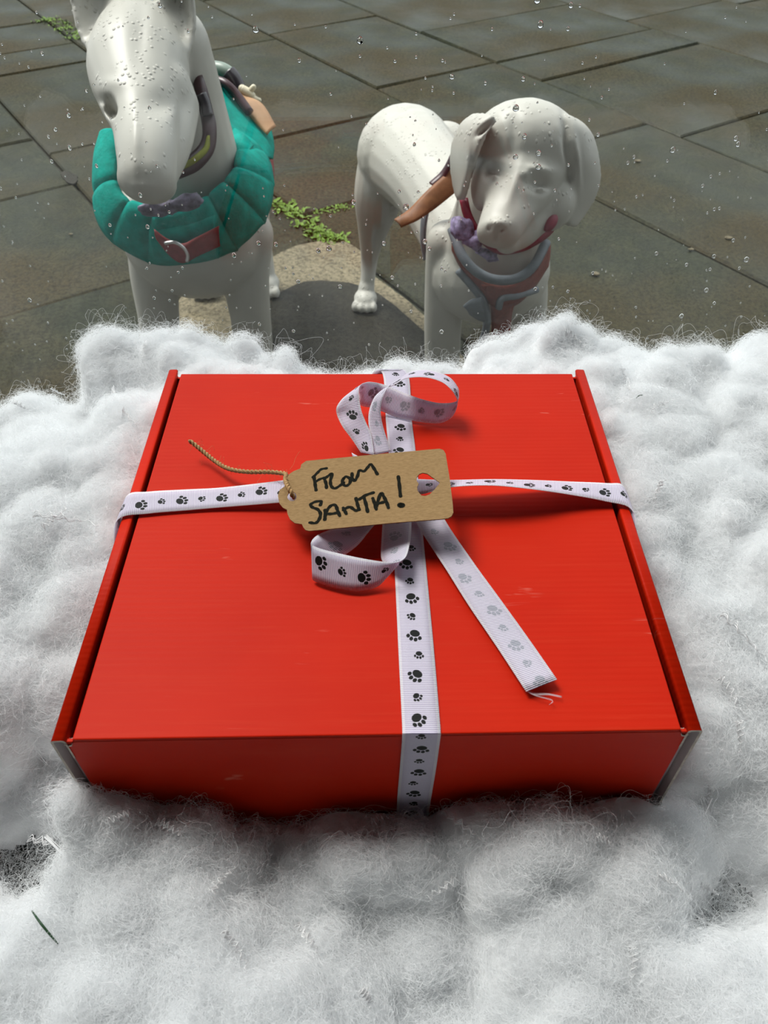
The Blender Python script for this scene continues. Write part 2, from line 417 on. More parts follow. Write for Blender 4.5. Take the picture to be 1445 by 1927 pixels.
# worn cement step under the dogs: pale rim and darker wet top
def poly_slab(name, pxs, z0, z1, mat, parent=None, ns=4):
    P = [Pz(a, b, z1)[:2] for a, b in pxs]
    P = catmull(np.vstack([P, P[:1]]), ns)[:-1]
    n = len(P); j = np.array([[0.006*noise.noise(Vector((p[0]*25, p[1]*25, k))) for k in (0, 5)] for p in P]); P = P+j
    V = [(x, y, z0) for x, y in P]+[(x, y, z1) for x, y in P]
    Fc = [(k, (k+1) % n, n+(k+1) % n, n+k) for k in range(n)]+[tuple(range(n, 2*n))]
    area = sum(P[i][0]*P[(i+1) % n][1]-P[(i+1) % n][0]*P[i][1] for i in range(n))
    if area < 0: Fc = [f[::-1] for f in Fc]
    return mesh_obj(name, V, Fc, mat, parent, smooth=False)
patch = tag(empty('cement_patch', tuple(Pz(640, 560, ZG))), 'worn beige cement patch with dark wet top under the two white dogs', 'cement patch')
a_ = poly_slab('cement_rim', [(300, 720), (322, 600), (345, 556), (400, 545), (450, 548), (500, 492), (560, 462), (640, 452), (686, 480), (706, 520), (760, 560), (815, 610), (872, 672), (915, 720), (980, 800), (600, 860), (320, 820)], ZG-0.01, ZG+0.006, M['cement'])
keep_world(a_, patch)
a_ = poly_slab('wet_top', [(505, 760), (500, 640), (500, 585), (525, 552), (575, 530), (640, 530), (700, 545), (760, 590), (815, 640), (850, 690), (900, 780), (700, 850), (520, 820)], ZG+0.004, ZG+0.010, M['wetcem'])
keep_world(a_, patch)

# weeds in the joints
def weed(name, pts, spread, count, label, size):
    geos = []
    for i in range(count):
        k = rs.randrange(len(pts)); c = Pz(*pts[k], ZG)
        c = c+np.array([rs.gauss(0, spread), rs.gauss(0, spread*0.7), 0])
        a = rs.uniform(0, 6.28); L = size*rs.uniform(0.5, 1.3); w_ = L*0.22
        d = np.array([math.cos(a), math.sin(a), rs.uniform(0.3, 1.2)]); d /= np.linalg.norm(d); s = np.cross(d, [0, 0, 1]); s /= np.linalg.norm(s)
        p1 = c+d*L*0.5+s*w_; p2 = c+d*L*0.5-s*w_; p3 = c+d*L+np.array([0, 0, -L*0.25])
        geos.append(([c, p1, p3, p2], [(0, 1, 2, 3)]))
    V, Fc = merge(geos)
    return tag(mesh_obj(name, V, Fc, M['moss'], None, False), label, 'weeds', kind='stuff')
weed('weeds', [(515, 385), (530, 392), (545, 400), (560, 408), (575, 425), (595, 437), (615, 447), (632, 452), (610, 450), (625, 455)], 0.022, 420, 'bright green weeds in the paving joint between the two dogs', 0.028)
weed('moss', [(105, 40), (118, 46), (130, 55), (143, 64), (90, 38), (150, 72)], 0.035, 500, 'strip of yellow green moss at far left behind the tall dog', 0.02)
weed('moss', [(640, 392), (655, 388), (625, 397), (600, 400)], 0.02, 120, 'thin line of moss beside the hind leg of the smaller dog', 0.015)
sp_ = poly_slab('soil_patch', [(113, 326), (126, 321), (138, 328), (147, 331), (141, 345), (124, 340)], ZG-.004, ZG+.004, M['joint'])
tag(sp_, 'dark brown soil patch in the cracked paving joint left of the tall dog', 'soil')
# loose pebbles
for i, (a, b, s) in enumerate([(1120, 517, .011), (1370, 449, .010), (1300, 470, .007), (1200, 304, .010), (133, 441, .005), (482, 190, .02)]):
    c = Pz(a, b, ZG+0.002)
    bmx = bmesh.new(); bmesh.ops.create_icosphere(bmx, subdivisions=2, radius=1.0)
    for v in bmx.verts: v.co = Vector((v.co.x*s*1.3, v.co.y*s*0.9, v.co.z*s*0.45))*(1+0.15*noise.noise(v.co*1.5+Vector((i, 0, 0))))
    o = bm_obj('pebble', bmx, M['cement'], None, True); o.location = tuple(c+np.array([0, 0, s*0.3]))
    tag(o, ['pale oval pebble on the wet paving right of the smaller dog', 'pale pebble on the paving near the right edge', 'smallest of the pale chips near the right edge', 'pale pebble beyond the smaller dog\'s right ear', 'tiny pale chip on the paving left of the tall dog', 'flat pale stone chip on the paving behind the tall dog'][i], 'pebble', 'pale stone chips on the paving')

# ================================================================== MANNEQUIN DOGS
def ell(px, py, y, rx, ry, rd, rot=0.0, sub=3):
    """ellipsoid centred where (px,py) is seen at distance y; rx, ry in photo pixels across and up, rd metres deep"""
    c = Py(px, py, y); k = depth(c)/FPX
    b = bmesh.new(); bmesh.ops.create_icosphere(b, subdivisions=sub, radius=1.0)
    X = R_*math.cos(rot)+U_*math.sin(rot); Y = -R_*math.sin(rot)+U_*math.cos(rot)
    V = [c+X*v.co.x*rx*k+Y*v.co.y*ry*k+F_*v.co.z*rd for v in b.verts]
    Fc = [tuple(v.index for v in f.verts) for f in b.faces]; b.free()
    return V, Fc
def sph(c, r, s=(1, 1, 1), sub=3):
    b = bmesh.new(); bmesh.ops.create_icosphere(b, subdivisions=sub, radius=1.0)
    V = [np.asarray(c)+np.array([v.co.x*r*s[0], v.co.y*r*s[1], v.co.z*r*s[2]]) for v in b.verts]
    Fc = [tuple(v.index for v in f.verts) for f in b.faces]; b.free()
    return V, Fc
def limb(pts, rad):
    P = catmull(pts, 8); Rr = catmull(np.array(rad, float)[:, None], 8)[:, 0]
    g = [tube_geo(P, Rr, 20)]
    g.append(sph(P[0], Rr[0])); g.append(sph(P[-1], Rr[-1]))
    return merge(g)
def A(px, py, y, rpx):
    c = Py(px, py, y); return c, px2m(rpx, c)
def plimb(lst):
    q = [A(*a) for a in lst]
    return limb([c for c, _ in q], [r for _, r in q])
def sheet(rows, th):
    """closed thin shell from rows of points"""
    rows = [np.array(r, float) for r in rows]; n = len(rows[0]); m_ = len(rows)
    G = np.array(rows)
    du = np.gradient(G, axis=0); dv = np.gradient(G, axis=1); N = np.cross(du, dv); N /= np.linalg.norm(N, axis=2)[..., None]+1e-9
    A1 = (G+N*th/2).reshape(-1, 3); B1 = (G-N*th/2).reshape(-1, 3)
    V = list(A1)+list(B1); o = m_*n; Fc = []
    for i in range(m_-1):
        for j in range(n-1):
            a, b, c, d = i*n+j, i*n+j+1, (i+1)*n+j+1, (i+1)*n+j
            Fc.append((a, b, c, d)); Fc.append((o+d, o+c, o+b, o+a))
    for i in range(m_-1):
        for j in (0, n-1):
            a, d = i*n+j, (i+1)*n+j
            Fc.append((a, d, o+d, o+a) if j == 0 else (o+a, o+d, d, a))
    for j in range(n-1):
        for i in (0, m_-1):
            a, b = i*n+j, i*n+j+1
            Fc.append((o+a, o+b, b, a) if i == 0 else (a, b, o+b, o+a))
    return V, Fc
def loft(L_, Rr, bulge, th, nu=28, nv=8, z_in=0.0):
    """shell between two polylines; bulge = metres toward the camera in the middle"""
    a = catmull(L_, 6); b = catmull(Rr, 6)
    ia = np.linspace(0, len(a)-1, nu); ib = np.linspace(0, len(b)-1, nu)
    a = np.array([np.interp(ia, range(len(a)), a[:, k]) for k in range(3)]).T
    b = np.array([np.interp(ib, range(len(b)), b[:, k]) for k in range(3)]).T
    rows = []
    for i in range(nu):
        row = []
        for j in range(nv):
            t = j/(nv-1)
            bb = bulge(i/(nu-1), t) if callable(bulge) else bulge*math.sin(math.pi*t)
            row.append(a[i]*(1-t)+b[i]*t-F_*bb)
        rows.append(row)
    return rows
def remeshed(geos, voxel, it, dents=()):
    V, Fc = merge(geos)
    me = bpy.data.meshes.new('tmp'); me.from_pydata([tuple(map(float, v)) for v in V], [], Fc)
    o = bpy.data.objects.new('tmp', me); COL.objects.link(o)
    r = o.modifiers.new('r', 'REMESH'); r.mode = 'VOXEL'; r.voxel_size = voxel; r.use_smooth_shade = True
    s = o.modifiers.new('s', 'SMOOTH'); s.factor = 0.5; s.iterations = it
    dg = bpy.context.evaluated_depsgraph_get(); dg.update()
    me2 = bpy.data.meshes.new_from_object(o.evaluated_get(dg))
    bpy.data.objects.remove(o)
    n = len(me2.vertices); co = np.empty(n*3); me2.vertices.foreach_get('co', co); co = co.reshape(-1, 3)
    no = np.empty(n*3); me2.vertices.foreach_get('normal', no); no = no.reshape(-1, 3)
    q = co-CAM; d = q @ F_; X = CX+FPX*(q @ R_)/d; Y = CY-FPX*(q @ U_)/d
    facing = (no @ F_) < 0.25
    for (dx, dy, sx_, sy_, rot, amt) in dents:
        c, s_ = math.cos(rot), math.sin(rot)
        u = ((X-dx)*c+(Y-dy)*s_)/sx_; v = (-(X-dx)*s_+(Y-dy)*c)/sy_
        wgt = np.exp(-(u*u+v*v)**(3 if amt < -0.025 else 1))*facing
        co = co-F_*(wgt*amt)[:, None]          # amt > 0 raises toward the viewer
    me2.vertices.foreach_set('co', co.reshape(-1)); me2.update(); me2.shade_smooth()
    return me2
def finish(me, name, mat, label, cat):
    co = np.empty(len(me.vertices)*3); me.vertices.foreach_get('co', co); co = co.reshape(-1, 3)
    c = np.array([co[:, 0].mean(), co[:, 1].mean(), ZG])
    me.vertices.foreach_set('co', (co-c).reshape(-1)); me.update()
    me.materials.clear(); me.materials.append(mat); me.name = name
    o = bpy.data.objects.new(name, me); o.location = tuple(c); link(o)
    return tag(o, label, cat)

def paw(c, r, fwd=(0, -1)):
    g = [sph(c+np.array([0, 0, r*0.62]), r, (0.95, 1.15, 0.72))]
    f = np.array([fwd[0], fwd[1], 0.0]); s = np.array([-fwd[1], fwd[0], 0.0])
    for k in (-1.5, -0.5, 0.5, 1.5):
        g.append(sph(c+f*r*(1.15-0.14*abs(k))+s*r*0.50*k+np.array([0, 0, r*0.42]), r*0.40, (0.72, 1.3, 1.05), 2))
    return merge(g)

# --- tall dog on the left (head bowed towards the window)
g = []
g.append(plimb([(258, -20, 1.15, 50), (258, 40, 1.12, 60), (261, 90, 1.075, 84), (262, 138, 1.025, 94), (266, 185, 0.965, 80), (273, 235, 0.905, 62), (277, 290, 0.855, 57), (278, 326, 0.832, 54)]))
g.append(ell(277, 342, 0.840, 55, 36, 0.044)); g.append(ell(318, 195, 0.99, 50, 80, 0.060))
g.append(plimb([(325, 200, 0.99, 50), (318, 270, 0.92, 42), (300, 330, 0.87, 34)]))
g.append(plimb([(318, 90, 1.12, 78), (345, 220, 1.13, 84), (362, 330, 1.16, 96), (368, 430, 1.20, 118)]))
g.append(ell(366, 440, 1.20, 136, 118, 0.13))
g.append(plimb([(366, 420, 1.22, 128), (345, 330, 1.46, 112), (318, 290, 1.70, 82), (300, 275, 1.84, 70)]))
for s, x0 in ((-1, 290), (1, 463)):
    g.append(plimb([(x0+6*s, 440, 1.19, 46), (x0, 520, 1.20, 44), (x0+9, 600, 1.20, 38), (x0+14, 660, 1.20, 37), (x0+22, 760, 1.20, 33)]))
    t = Py(x0+22, 760, 1.20); f_ = np.array([t[0]+0.012, 1.20, ZG+.009])
    g.append(limb([t, t*0.5+f_*0.5, f_+np.array([0, 0, 0.05])], [px2m(33, t), 0.030, 0.028])); g.append(paw(f_, 0.042))
for x0 in (-0.34, -0.52):                                            # hind legs
    g.append(limb([(x0*0.6-0.19, 1.86, -0.17), (x0, 1.88, -0.28), (x0, 1.97, -0.46), (x0+0.005, 1.96, -0.60), (x0+0.01, 1.93, ZG+0.04)], [0.062, 0.060, 0.035, 0.026, 0.026]))
    g.append(paw(np.array([x0+0.01, 1.92, ZG+.007]), 0.040))
g.append(limb([(-0.43, 1.93, -0.08), (-0.43, 2.04, -0.2), (-0.43, 2.08, -0.38)], [0.03, 0.02, 0.010]))
def dog1_ear(rowspec):
    rows = []
    for (xa, ya, xb, yb, y0, cup) in rowspec:
        pa, pb = Py(xa, ya, y0), Py(xb, yb, y0)
        rows.append([pa*(1-t)+pb*t+F_*cup*math.sin(math.pi*t) for t in np.linspace(0, 1, 9)])
    R2 = np.array(rows); out = []
    for j in range(9): out.append(catmull(R2[:, j], 4))
    return sheet(list(np.array(out).transpose(1, 0, 2)), 0.009)
g.append(dog1_ear([(164, 96, 182, 88, 1.04, .000), (146, 62, 202, 50, 1.06, .016), (134, 10, 218, 4, 1.08, .028), (130, -50, 222, -45, 1.10, .032), (140, -120, 215, -110, 1.12, .022), (165, -190, 185, -190, 1.13, .004)]))
g.append(dog1_ear([(340, 86, 357, 104, 1.05, .000), (312, 50, 366, 62, 1.07, .014), (298, 4, 365, 8, 1.09, .026), (292, -50, 352, -45, 1.10, .030), (292, -120, 335, -115, 1.10, .020), (300, -190, 312, -190, 1.11, .004)]))
dents = [(206, 200, 12, 19, -0.25, -0.026), (196, 186, 14, 8, 0, -0.012), (302, 192, 30, 24, 0.2, -0.010), (212, 158, 26, 12, 0, 0.003),
         (262, 60, 14, 60, 0, -0.004), (256, 262, 9, 60, 0, 0.004), (270, 352, 22, 9, 0, 0.004), (244, 362, 5, 5, 0, -0.005), (300, 366, 5, 5, 0, -0.005)]
me = remeshed(g, 0.0042, 11, dents)
finish(me, 'dog_mannequin', M['dog'], 'tall white dog mannequin with pricked ears and bowed head in teal harness', 'mannequin')

# --- smaller floppy eared dog on the right
g = []
g.append(ell(987, 280, 1.085, 106, 80, 0.085, -0.12))
g.append(plimb([(988, 282, 1.085, 88), (983, 318, 1.06, 86), (974, 352, 1.03, 70), (958, 392, 0.995, 50), (943, 424, 0.968, 43)]))
g.append(ell(938, 434, 0.962, 42, 30, 0.035)); g.append(plimb([(1000, 385, 1.05, 58), (975, 430, 1.01, 40), (955, 452, 0.985, 26)]))
g.append(ell(1032, 372, 1.06, 52, 62, 0.05)); g.append(ell(908, 345, 1.05, 22, 50, 0.045))
g.append(plimb([(965, 330, 1.16, 88), (940, 420, 1.19, 92), (922, 500, 1.22, 104)]))
g.append(ell(922, 510, 1.22, 112, 98, 0.12))
g.append(plimb([(905, 470, 1.27, 96), (862, 410, 1.42, 86), (815, 345, 1.56, 80), (775, 300, 1.72, 86)]))
g.append(ell(763, 292, 1.76, 92, 86, 0.12))
g.append(plimb([(842, 455, 1.22, 40), (836, 540, 1.24, 37), (833, 620, 1.25, 35), (832, 700, 1.26, 32), (832, 760, 1.26, 30)]))
g.append(plimb([(985, 480, 1.22, 44), (992, 560, 1.24, 38), (990, 640, 1.25, 34), (988, 720, 1.26, 31)]))
for (a, b) in ((832, 760), (988, 720)):
    t = Py(a, b, 1.26); f_ = np.array([t[0]+0.005, 1.24, ZG+.009])
    g.append(limb([t, t*0.5+f_*0.5, f_+np.array([0, 0, 0.04])], [px2m(30, t), 0.027, 0.026])); g.append(paw(f_, 0.040))
hp = Pz(688, 578, ZG+.009)
g.append(limb([Py(722, 300, 1.76), Py(712, 370, 1.76), Py(703, 425, 1.80), Py(696, 475, 1.87), Py(692, 525, 1.86), hp+np.array([0.003, 0.03, 0.045])],
              [px2m(48, Py(722, 300, 1.76)), 0.062, 0.043, 0.027, 0.021, 0.024]))
g.append(paw(hp+np.array([0, 0.01, 0]), 0.036, (-0.1, -1)))
hq = hp+np.array([0.215, 0.06, 0]); d_ = np.array([0.17, 0.05, 0])
g.append(limb([Py(722, 300, 1.76)+d_*0.9, Py(712, 370, 1.76)+d_, Py(703, 425, 1.80)+d_, Py(696, 475, 1.87)+d_*1.1, hq+np.array([0.003, 0.05, 0.13]), hq+np.array([0.003, 0.03, 0.045])],
              [0.07, 0.06, 0.040, 0.026, 0.021, 0.024])); g.append(paw(hq, 0.036))
g.append(limb([Py(765, 225, 1.84), Py(765, 260, 1.95), Py(765, 330, 2.0)], [0.03, 0.022, 0.01]))
def flop(rowspec, th=0.013):
    rows = []
    for (xa, ya, xb, yb, ya_, yb_, cup) in rowspec:
        pa, pb = Py(xa, ya, ya_), Py(xb, yb, yb_)
        rows.append([pa*(1-t)+pb*t-F_*cup*math.sin(math.pi*t) for t in np.linspace(0, 1, 9)])
    R2 = np.array(rows); out = [catmull(R2[:, j], 4) for j in range(9)]
    return sheet(list(np.array(out).transpose(1, 0, 2)), th)
g.append(flop([(895, 218, 935, 222, 1.08, 1.03, .004), (868, 240, 915, 250, 1.08, 1.02, .010), (852, 285, 898, 295, 1.08, 1.015, .013), (853, 325, 884, 335, 1.07, 1.015, .010), (860, 362, 874, 368, 1.06, 1.02, .004), (866, 376, 870, 377, 1.05, 1.03, .001)]))
g.append(flop([(1055, 222, 1088, 232, 1.05, 1.09, .004), (1072, 250, 1112, 262, 1.045, 1.09, .010), (1080, 300, 1124, 320, 1.04, 1.09, .014), (1074, 350, 1120, 360, 1.04, 1.09, .013), (1066, 395, 1098, 400, 1.04, 1.08, .008), (1066, 425, 1078, 428, 1.045, 1.06, .002)]))
dents = [(930, 325, 18, 12, 0.1, -0.014), (931, 330, 9, 5, 0.1, 0.013), (1017, 346, 21, 13, 0.2, -0.016), (1018, 353, 10, 5, 0.15, 0.014),
         (1014, 319, 26, 7, 0.15, 0.005), (988, 328, 8, 8, -0.6, 0.005), (925, 304, 18, 7, -0.1, 0.004), (968, 250, 10, 40, 0.05, -0.005), (966, 350, 9, 38, 0.30, 0.006),
         (933, 422, 19, 11, 0.0, 0.009), (921, 430, 4, 4, 0, -0.008), (946, 432, 4, 4, 0, -0.008), (934, 446, 3, 10, 0, -0.006), (905, 452, 12, 4, 0.5, -0.006), (1000, 380, 22, 26, 0.2, -0.004),
         (1066, 275, 6, 45, -0.1, -0.014), (1085, 300, 5, 50, -0.1, 0.008), (912, 240, 18, 5, -0.75, -0.016), (890, 320, 6, 40, 0.0, -0.010)]
me = remeshed(g, 0.0038, 8, dents)
finish(me, 'dog_mannequin', M['dog'], 'smaller white floppy eared dog mannequin wearing a rust red chest harness', 'mannequin')

# ================================================================== DOG GEAR
def P3(lst): return np.array([Py(a, b, c) for a, b, c in lst])
def shell(name, rows, th, mat, parent):
    V, Fc = sheet(rows, th); return wm(name, V, Fc, mat, parent, True)
def tubeobj(name, lst, r, mat, parent, sides=10, ns=6):
    P = catmull(P3(lst), ns); V, Fc = tube_geo(P, r, sides); return wm(name, V, Fc, mat, parent, True)
def bandobj(name, top, bot, th, mat, parent, bulge=0.006, nu=30, nv=6):
    return shell(name, loft(P3(top), P3(bot), bulge, th, nu, nv), th, mat, parent)

vest = tag(empty('dog_harness', tuple(Py(360, 440, 1.06))), 'teal padded harness wrapped round the chest of the tall dog', 'harness')
outer = [(200, 262, 1.20), (190, 300, 1.17), (187, 350, 1.14), (190, 405, 1.11), (212, 448, 1.08), (258, 480, 1.06), (302, 497, 1.055), (350, 496, 1.055), (410, 485, 1.06), (462, 455, 1.08), (500, 408, 1.11), (510, 360, 1.15), (505, 315, 1.20), (482, 282, 1.25), (452, 262, 1.28)]
inner = [(240, 262, 1.16), (226, 300, 1.13), (222, 335, 1.10), (228, 365, 1.08), (245, 385, 1.065), (275, 395, 1.055), (310, 402, 1.05), (345, 400, 1.05), (380, 388, 1.055), (408, 368, 1.065), (430, 348, 1.08), (445, 330, 1.10), (450, 308, 1.14), (446, 285, 1.20), (440, 262, 1.25)]
seams = [0.0, 0.17, 0.30, 0.40, 0.615, 0.70, 0.80, 0.90, 1.0]
def puff(u, t):
    s = 0.012+0.016*math.sin(math.pi*t)**0.5
    d = min(abs(u-q) for q in seams[1:-1])
    return s-0.011*math.exp(-(d/0.010)**2)
rows = loft(P3(outer), P3(inner), puff, 0.02, 150, 14)
for a, b in zip(seams[:-1], seams[1:]):                              # each padded section between two seams
    i0, i1 = int(round(a*149)), int(round(b*149))
    V, Fc = sheet(rows[i0:i1+1], 0.014)
    lab = wm('padded_panel', V, Fc, M['teal'], vest, True)
back = loft(P3([(362, 108, 1.45), (378, 108, 1.47), (420, 138, 1.45), (462, 180, 1.42), (500, 232, 1.36), (511, 272, 1.30), (508, 300, 1.26)]),
            P3([(366, 135, 1.30), (378, 160, 1.27), (398, 205, 1.24), (420, 245, 1.22), (442, 268, 1.22), (470, 290, 1.22), (496, 312, 1.22)]), 0.012, 0.012, 40, 14)
shell('back_panel', back, 0.012, M['teal'], vest)
fold = loft(P3([(438, 262, 1.205), (455, 258, 1.20), (475, 278, 1.19)]), P3([(446, 300, 1.16), (455, 325, 1.13), (462, 318, 1.14)]), 0.012, 0.01, 16, 8)
shell('fold', fold, 0.012, M['teal'], vest)
bandobj('side_strap', [(498, 290, 1.28), (508, 320, 1.22), (512, 350, 1.19)], [(508, 285, 1.34), (513, 310, 1.30), (514, 350, 1.26)], 0.005, M['redstrap'], vest)
dk = loft(P3([(283, 418, 1.035), (345, 422, 1.030), (405, 405, 1.037)]), P3([(290, 492, 1.035), (345, 494, 1.030), (412, 484, 1.037)]), 0.012, 0.006, 24, 10)
shell('front_panel', dk, 0.006, M['teal'], vest)
st = bandobj('strap', [(290, 432, 1.012), (320, 452, 1.008), (345, 458, 1.006), (372, 445, 1.006), (412, 425, 1.014)], [(296, 450, 1.012), (322, 482, 1.008), (345, 494, 1.006), (374, 480, 1.006), (414, 462, 1.014)], 0.004, M['redstrap'], vest, 0.004)
bk = catmull(P3([(310, 458, .990), (328, 456, .990), (345, 466, .990), (353, 480, .990), (352, 492, .990)]), 6)
V, Fc = tube_geo(bk, 0.0028, 8); b_ = mesh_obj('buckle', V, Fc, M['steel'], st); b_.matrix_parent_inverse = Matrix()

collar = tag(empty('dog_collar', tuple(Py(390, 250, 1.06))), 'dark maroon collar with lime stripe on the neck of the tall dog', 'collar')
cl_o = [(366, 116, 1.14), (383, 150, 1.075), (398, 200, 1.04), (406, 240, 1.02), (402, 284, 1.00), (378, 316, 0.975), (352, 330, .965), (322, 340, .96), (296, 342, .96)]
cl_i = [(356, 126, 1.12), (366, 160, 1.07), (376, 205, 1.04), (382, 245, 1.01), (376, 272, .995), (356, 292, .975), (338, 300, .965), (316, 306, .96), (296, 308, .96)]
bandobj('leather_band', cl_o, cl_i, 0.004, M['maroon'], collar, 0.004)
bandobj('lime_stripe', [(396, 256, 1.008), (391, 282, .992), (372, 302, .972), (348, 316, .962), (322, 325, .957), (300, 327, .957)], [(390, 258, 1.003), (384, 278, .988), (366, 294, .968), (345, 307, .958), (320, 315, .953), (300, 317, .953)], 0.003, M['lime'], collar, 0.003)
tubeobj('buckle', [(378, 178, 1.035), (386, 196, 1.03), (391, 218, 1.022)], 0.0085, M['blackplastic'], collar)
bw = tag(empty('bow_tie', tuple(Py(320, 388, 0.97))), 'speckled purple grey bow tie under the chin of the tall dog', 'bow tie')
for nm, q in (('loop', (292, 392, 34, 13, 0.016, 0.12)), ('loop', (352, 382, 34, 14, 0.016, 0.2)), ('knot', (321, 387, 13, 12, 0.014, 0.1))):
    c = q; V, Fc = ell(c[0], c[1], 0.995, c[2], c[3], c[4], c[5]); 
    V = [np.array(v)*1.0+0.004*np.array(noise.noise_vector(Vector(v)*45))+0.0035*np.array(noise.noise_vector(Vector(v)*160)) for v in V]
    wm(nm, V, Fc, M['bow'], bw, True)
# things clipped on the back of the tall dog's harness
hd = tag(empty('harness_handle', tuple(Py(420, 140, 1.40))), 'grey and black grab handle on top of the teal harness', 'handle')
tubeobj('grip', [(384, 125, 1.40), (400, 128, 1.385), (420, 132, 1.375), (436, 142, 1.37)], 0.0125, M['handle'], hd)
tubeobj('end_sleeve', [(430, 137, 1.37), (440, 150, 1.365), (448, 168, 1.36), (452, 176, 1.358)], 0.015, M['blackplastic'], hd)
tubeobj('under_strap', [(378, 135, 1.375), (400, 148, 1.35), (425, 158, 1.33), (445, 178, 1.32), (470, 212, 1.30)], 0.008, M['maroon'], hd)
tubeobj('stitching', [(360, 112, 1.40), (368, 118, 1.38), (374, 124, 1.37)], 0.006, M['tan'], hd)
bo = tag(empty('bone_charm', tuple(Py(468, 172, 1.34))), 'cream bone shaped charm sticking out of the harness handle', 'charm')
V, Fc = merge([plimb([(455, 168, 1.352, 8.5), (466, 175, 1.35, 9), (474, 180, 1.348, 7)]), plimb([(470, 172, 1.35, 5.5), (477, 164, 1.35, 5)]), plimb([(472, 180, 1.348, 5.5), (482, 187, 1.345, 5), (488, 189, 1.345, 4)])])
wm('bone', V, Fc, M['bone'], bo, True)
lb = tag(empty('swing_label', tuple(Py(480, 210, 1.30))), 'brown card label hanging over the back of the teal harness', 'label')
bandobj('card', [(428, 150, 1.36), (455, 178, 1.345), (492, 195, 1.33), (519, 238, 1.30)], [(420, 156, 1.345), (445, 190, 1.325), (472, 222, 1.305), (502, 254, 1.28)], 0.003, M['brownlabel'], lb, 0.003)

col2 = tag(empty('dog_collar', tuple(Py(940, 440, 1.0))), 'magenta collar round the neck of the floppy eared dog', 'collar')
bandobj('band', [(866, 376, 1.065), (872, 402, 1.045), (882, 425, 1.03), (900, 450, 1.01), (935, 476, 0.995), (975, 474, 1.00), (1008, 460, 1.01), (1036, 440, 1.03), (1052, 414, 1.05)],
        [(880, 374, 1.055), (886, 398, 1.035), (896, 420, 1.02), (910, 440, 1.00), (940, 458, .985), (975, 460, .99), (1000, 444, 1.00), (1020, 418, 1.02), (1034, 396, 1.03)], 0.004, M['magenta'], col2, 0.004)
V, Fc = ell(1036, 418, 1.01, 12, 20, 0.012, -0.5); wm('buckle', V, Fc, M['magenta'], col2, True)
sc_ = tag(empty('collar_bow', tuple(Py(876, 438, 1.0))), 'crumpled purple and white fabric bow on the magenta collar', 'bow')
for q in ((872, 430, 20, 22, 0.016, 0.3), (890, 452, 22, 18, .015, -0.4), (915, 478, 22, 12, .012, -0.4)):
    V, Fc = ell(q[0], q[1], 1.005, q[2], q[3], q[4], q[5]); V = [np.array(v)+0.008*np.array(noise.noise_vector(Vector(v)*40))+0.004*np.array(noise.noise_vector(Vector(v)*140)) for v in V]
    wm('scrunch', V, Fc, M['plaid'], sc_, True)
h2 = tag(empty('dog_harness', tuple(Py(960, 520, 1.05))), 'rust red chest harness with grey binding on the floppy eared dog', 'harness')
bandobj('chest_band', [(852, 440, 1.10), (862, 480, 1.085), (892, 516, 1.075), (930, 535, 1.07), (970, 535, 1.075), (1005, 512, 1.095), (1034, 455, 1.13)],
        [(852, 470, 1.10), (868, 502, 1.085), (900, 545, 1.08), (928, 575, 1.075), (965, 575, 1.08), (1000, 545, 1.10), (1030, 500, 1.13)], 0.006, M['rust'], h2, 0.006)
bandobj('centre_strap', [(905, 535, 1.068), (922, 570, 1.075), (925, 620, 1.09), (924, 680, 1.10)], [(990, 540, 1.085), (966, 575, 1.08), (960, 620, 1.09), (958, 680, 1.10)], 0.006, M['rust'], h2, 0.006)
tubeobj('neck_binding', [(850, 430, 1.10), (868, 478, 1.065), (895, 510, 1.05), (930, 526, 1.045), (972, 524, 1.05), (1004, 500, 1.07), (1028, 455, 1.11)], 0.0085, M['greytrim'], h2)
tubeobj('lower_binding', [(862, 508, 1.085), (890, 540, 1.075), (910, 570, 1.07), (916, 610, 1.075), (905, 650, 1.09)], 0.0075, M['greytrim'], h2)
tubeobj('lower_binding', [(1010, 545, 1.10), (975, 556, 1.075), (945, 562, 1.065), (938, 580, 1.065)], 0.0065, M['greytrim'], h2)
bandobj('girth_strap', [(850, 300, 1.27), (815, 350, 1.26), (796, 400, 1.26), (792, 450, 1.27), (798, 490, 1.29)], [(858, 305, 1.25), (824, 352, 1.23), (806, 400, 1.235), (800, 450, 1.245), (806, 490, 1.27)], 0.004, M['greytrim'], h2)
bandobj('side_flap', [(905, 560, 1.06), (885, 565, 1.07), (872, 575, 1.08)], [(915, 605, 1.07), (900, 600, 1.075), (885, 590, 1.085)], 0.006, M['greytrim'], h2)
l2 = tag(empty('swing_label', tuple(Py(800, 390, 1.2))), 'long brown card label hanging from the floppy eared dog\'s harness', 'label')
bandobj('card', [(850, 318, 1.20), (805, 358, 1.17), (770, 395, 1.15), (742, 414, 1.14)], [(856, 362, 1.18), (815, 395, 1.15), (785, 415, 1.13), (755, 428, 1.13)], 0.004, M['tan'], l2, 0.003)
bandobj('loop_strap', [(862, 262, 1.20), (835, 318, 1.20), (808, 345, 1.19)], [(866, 272, 1.19), (843, 326, 1.19), (815, 353, 1.18)], 0.004, M['maroon'], l2, 0.003)

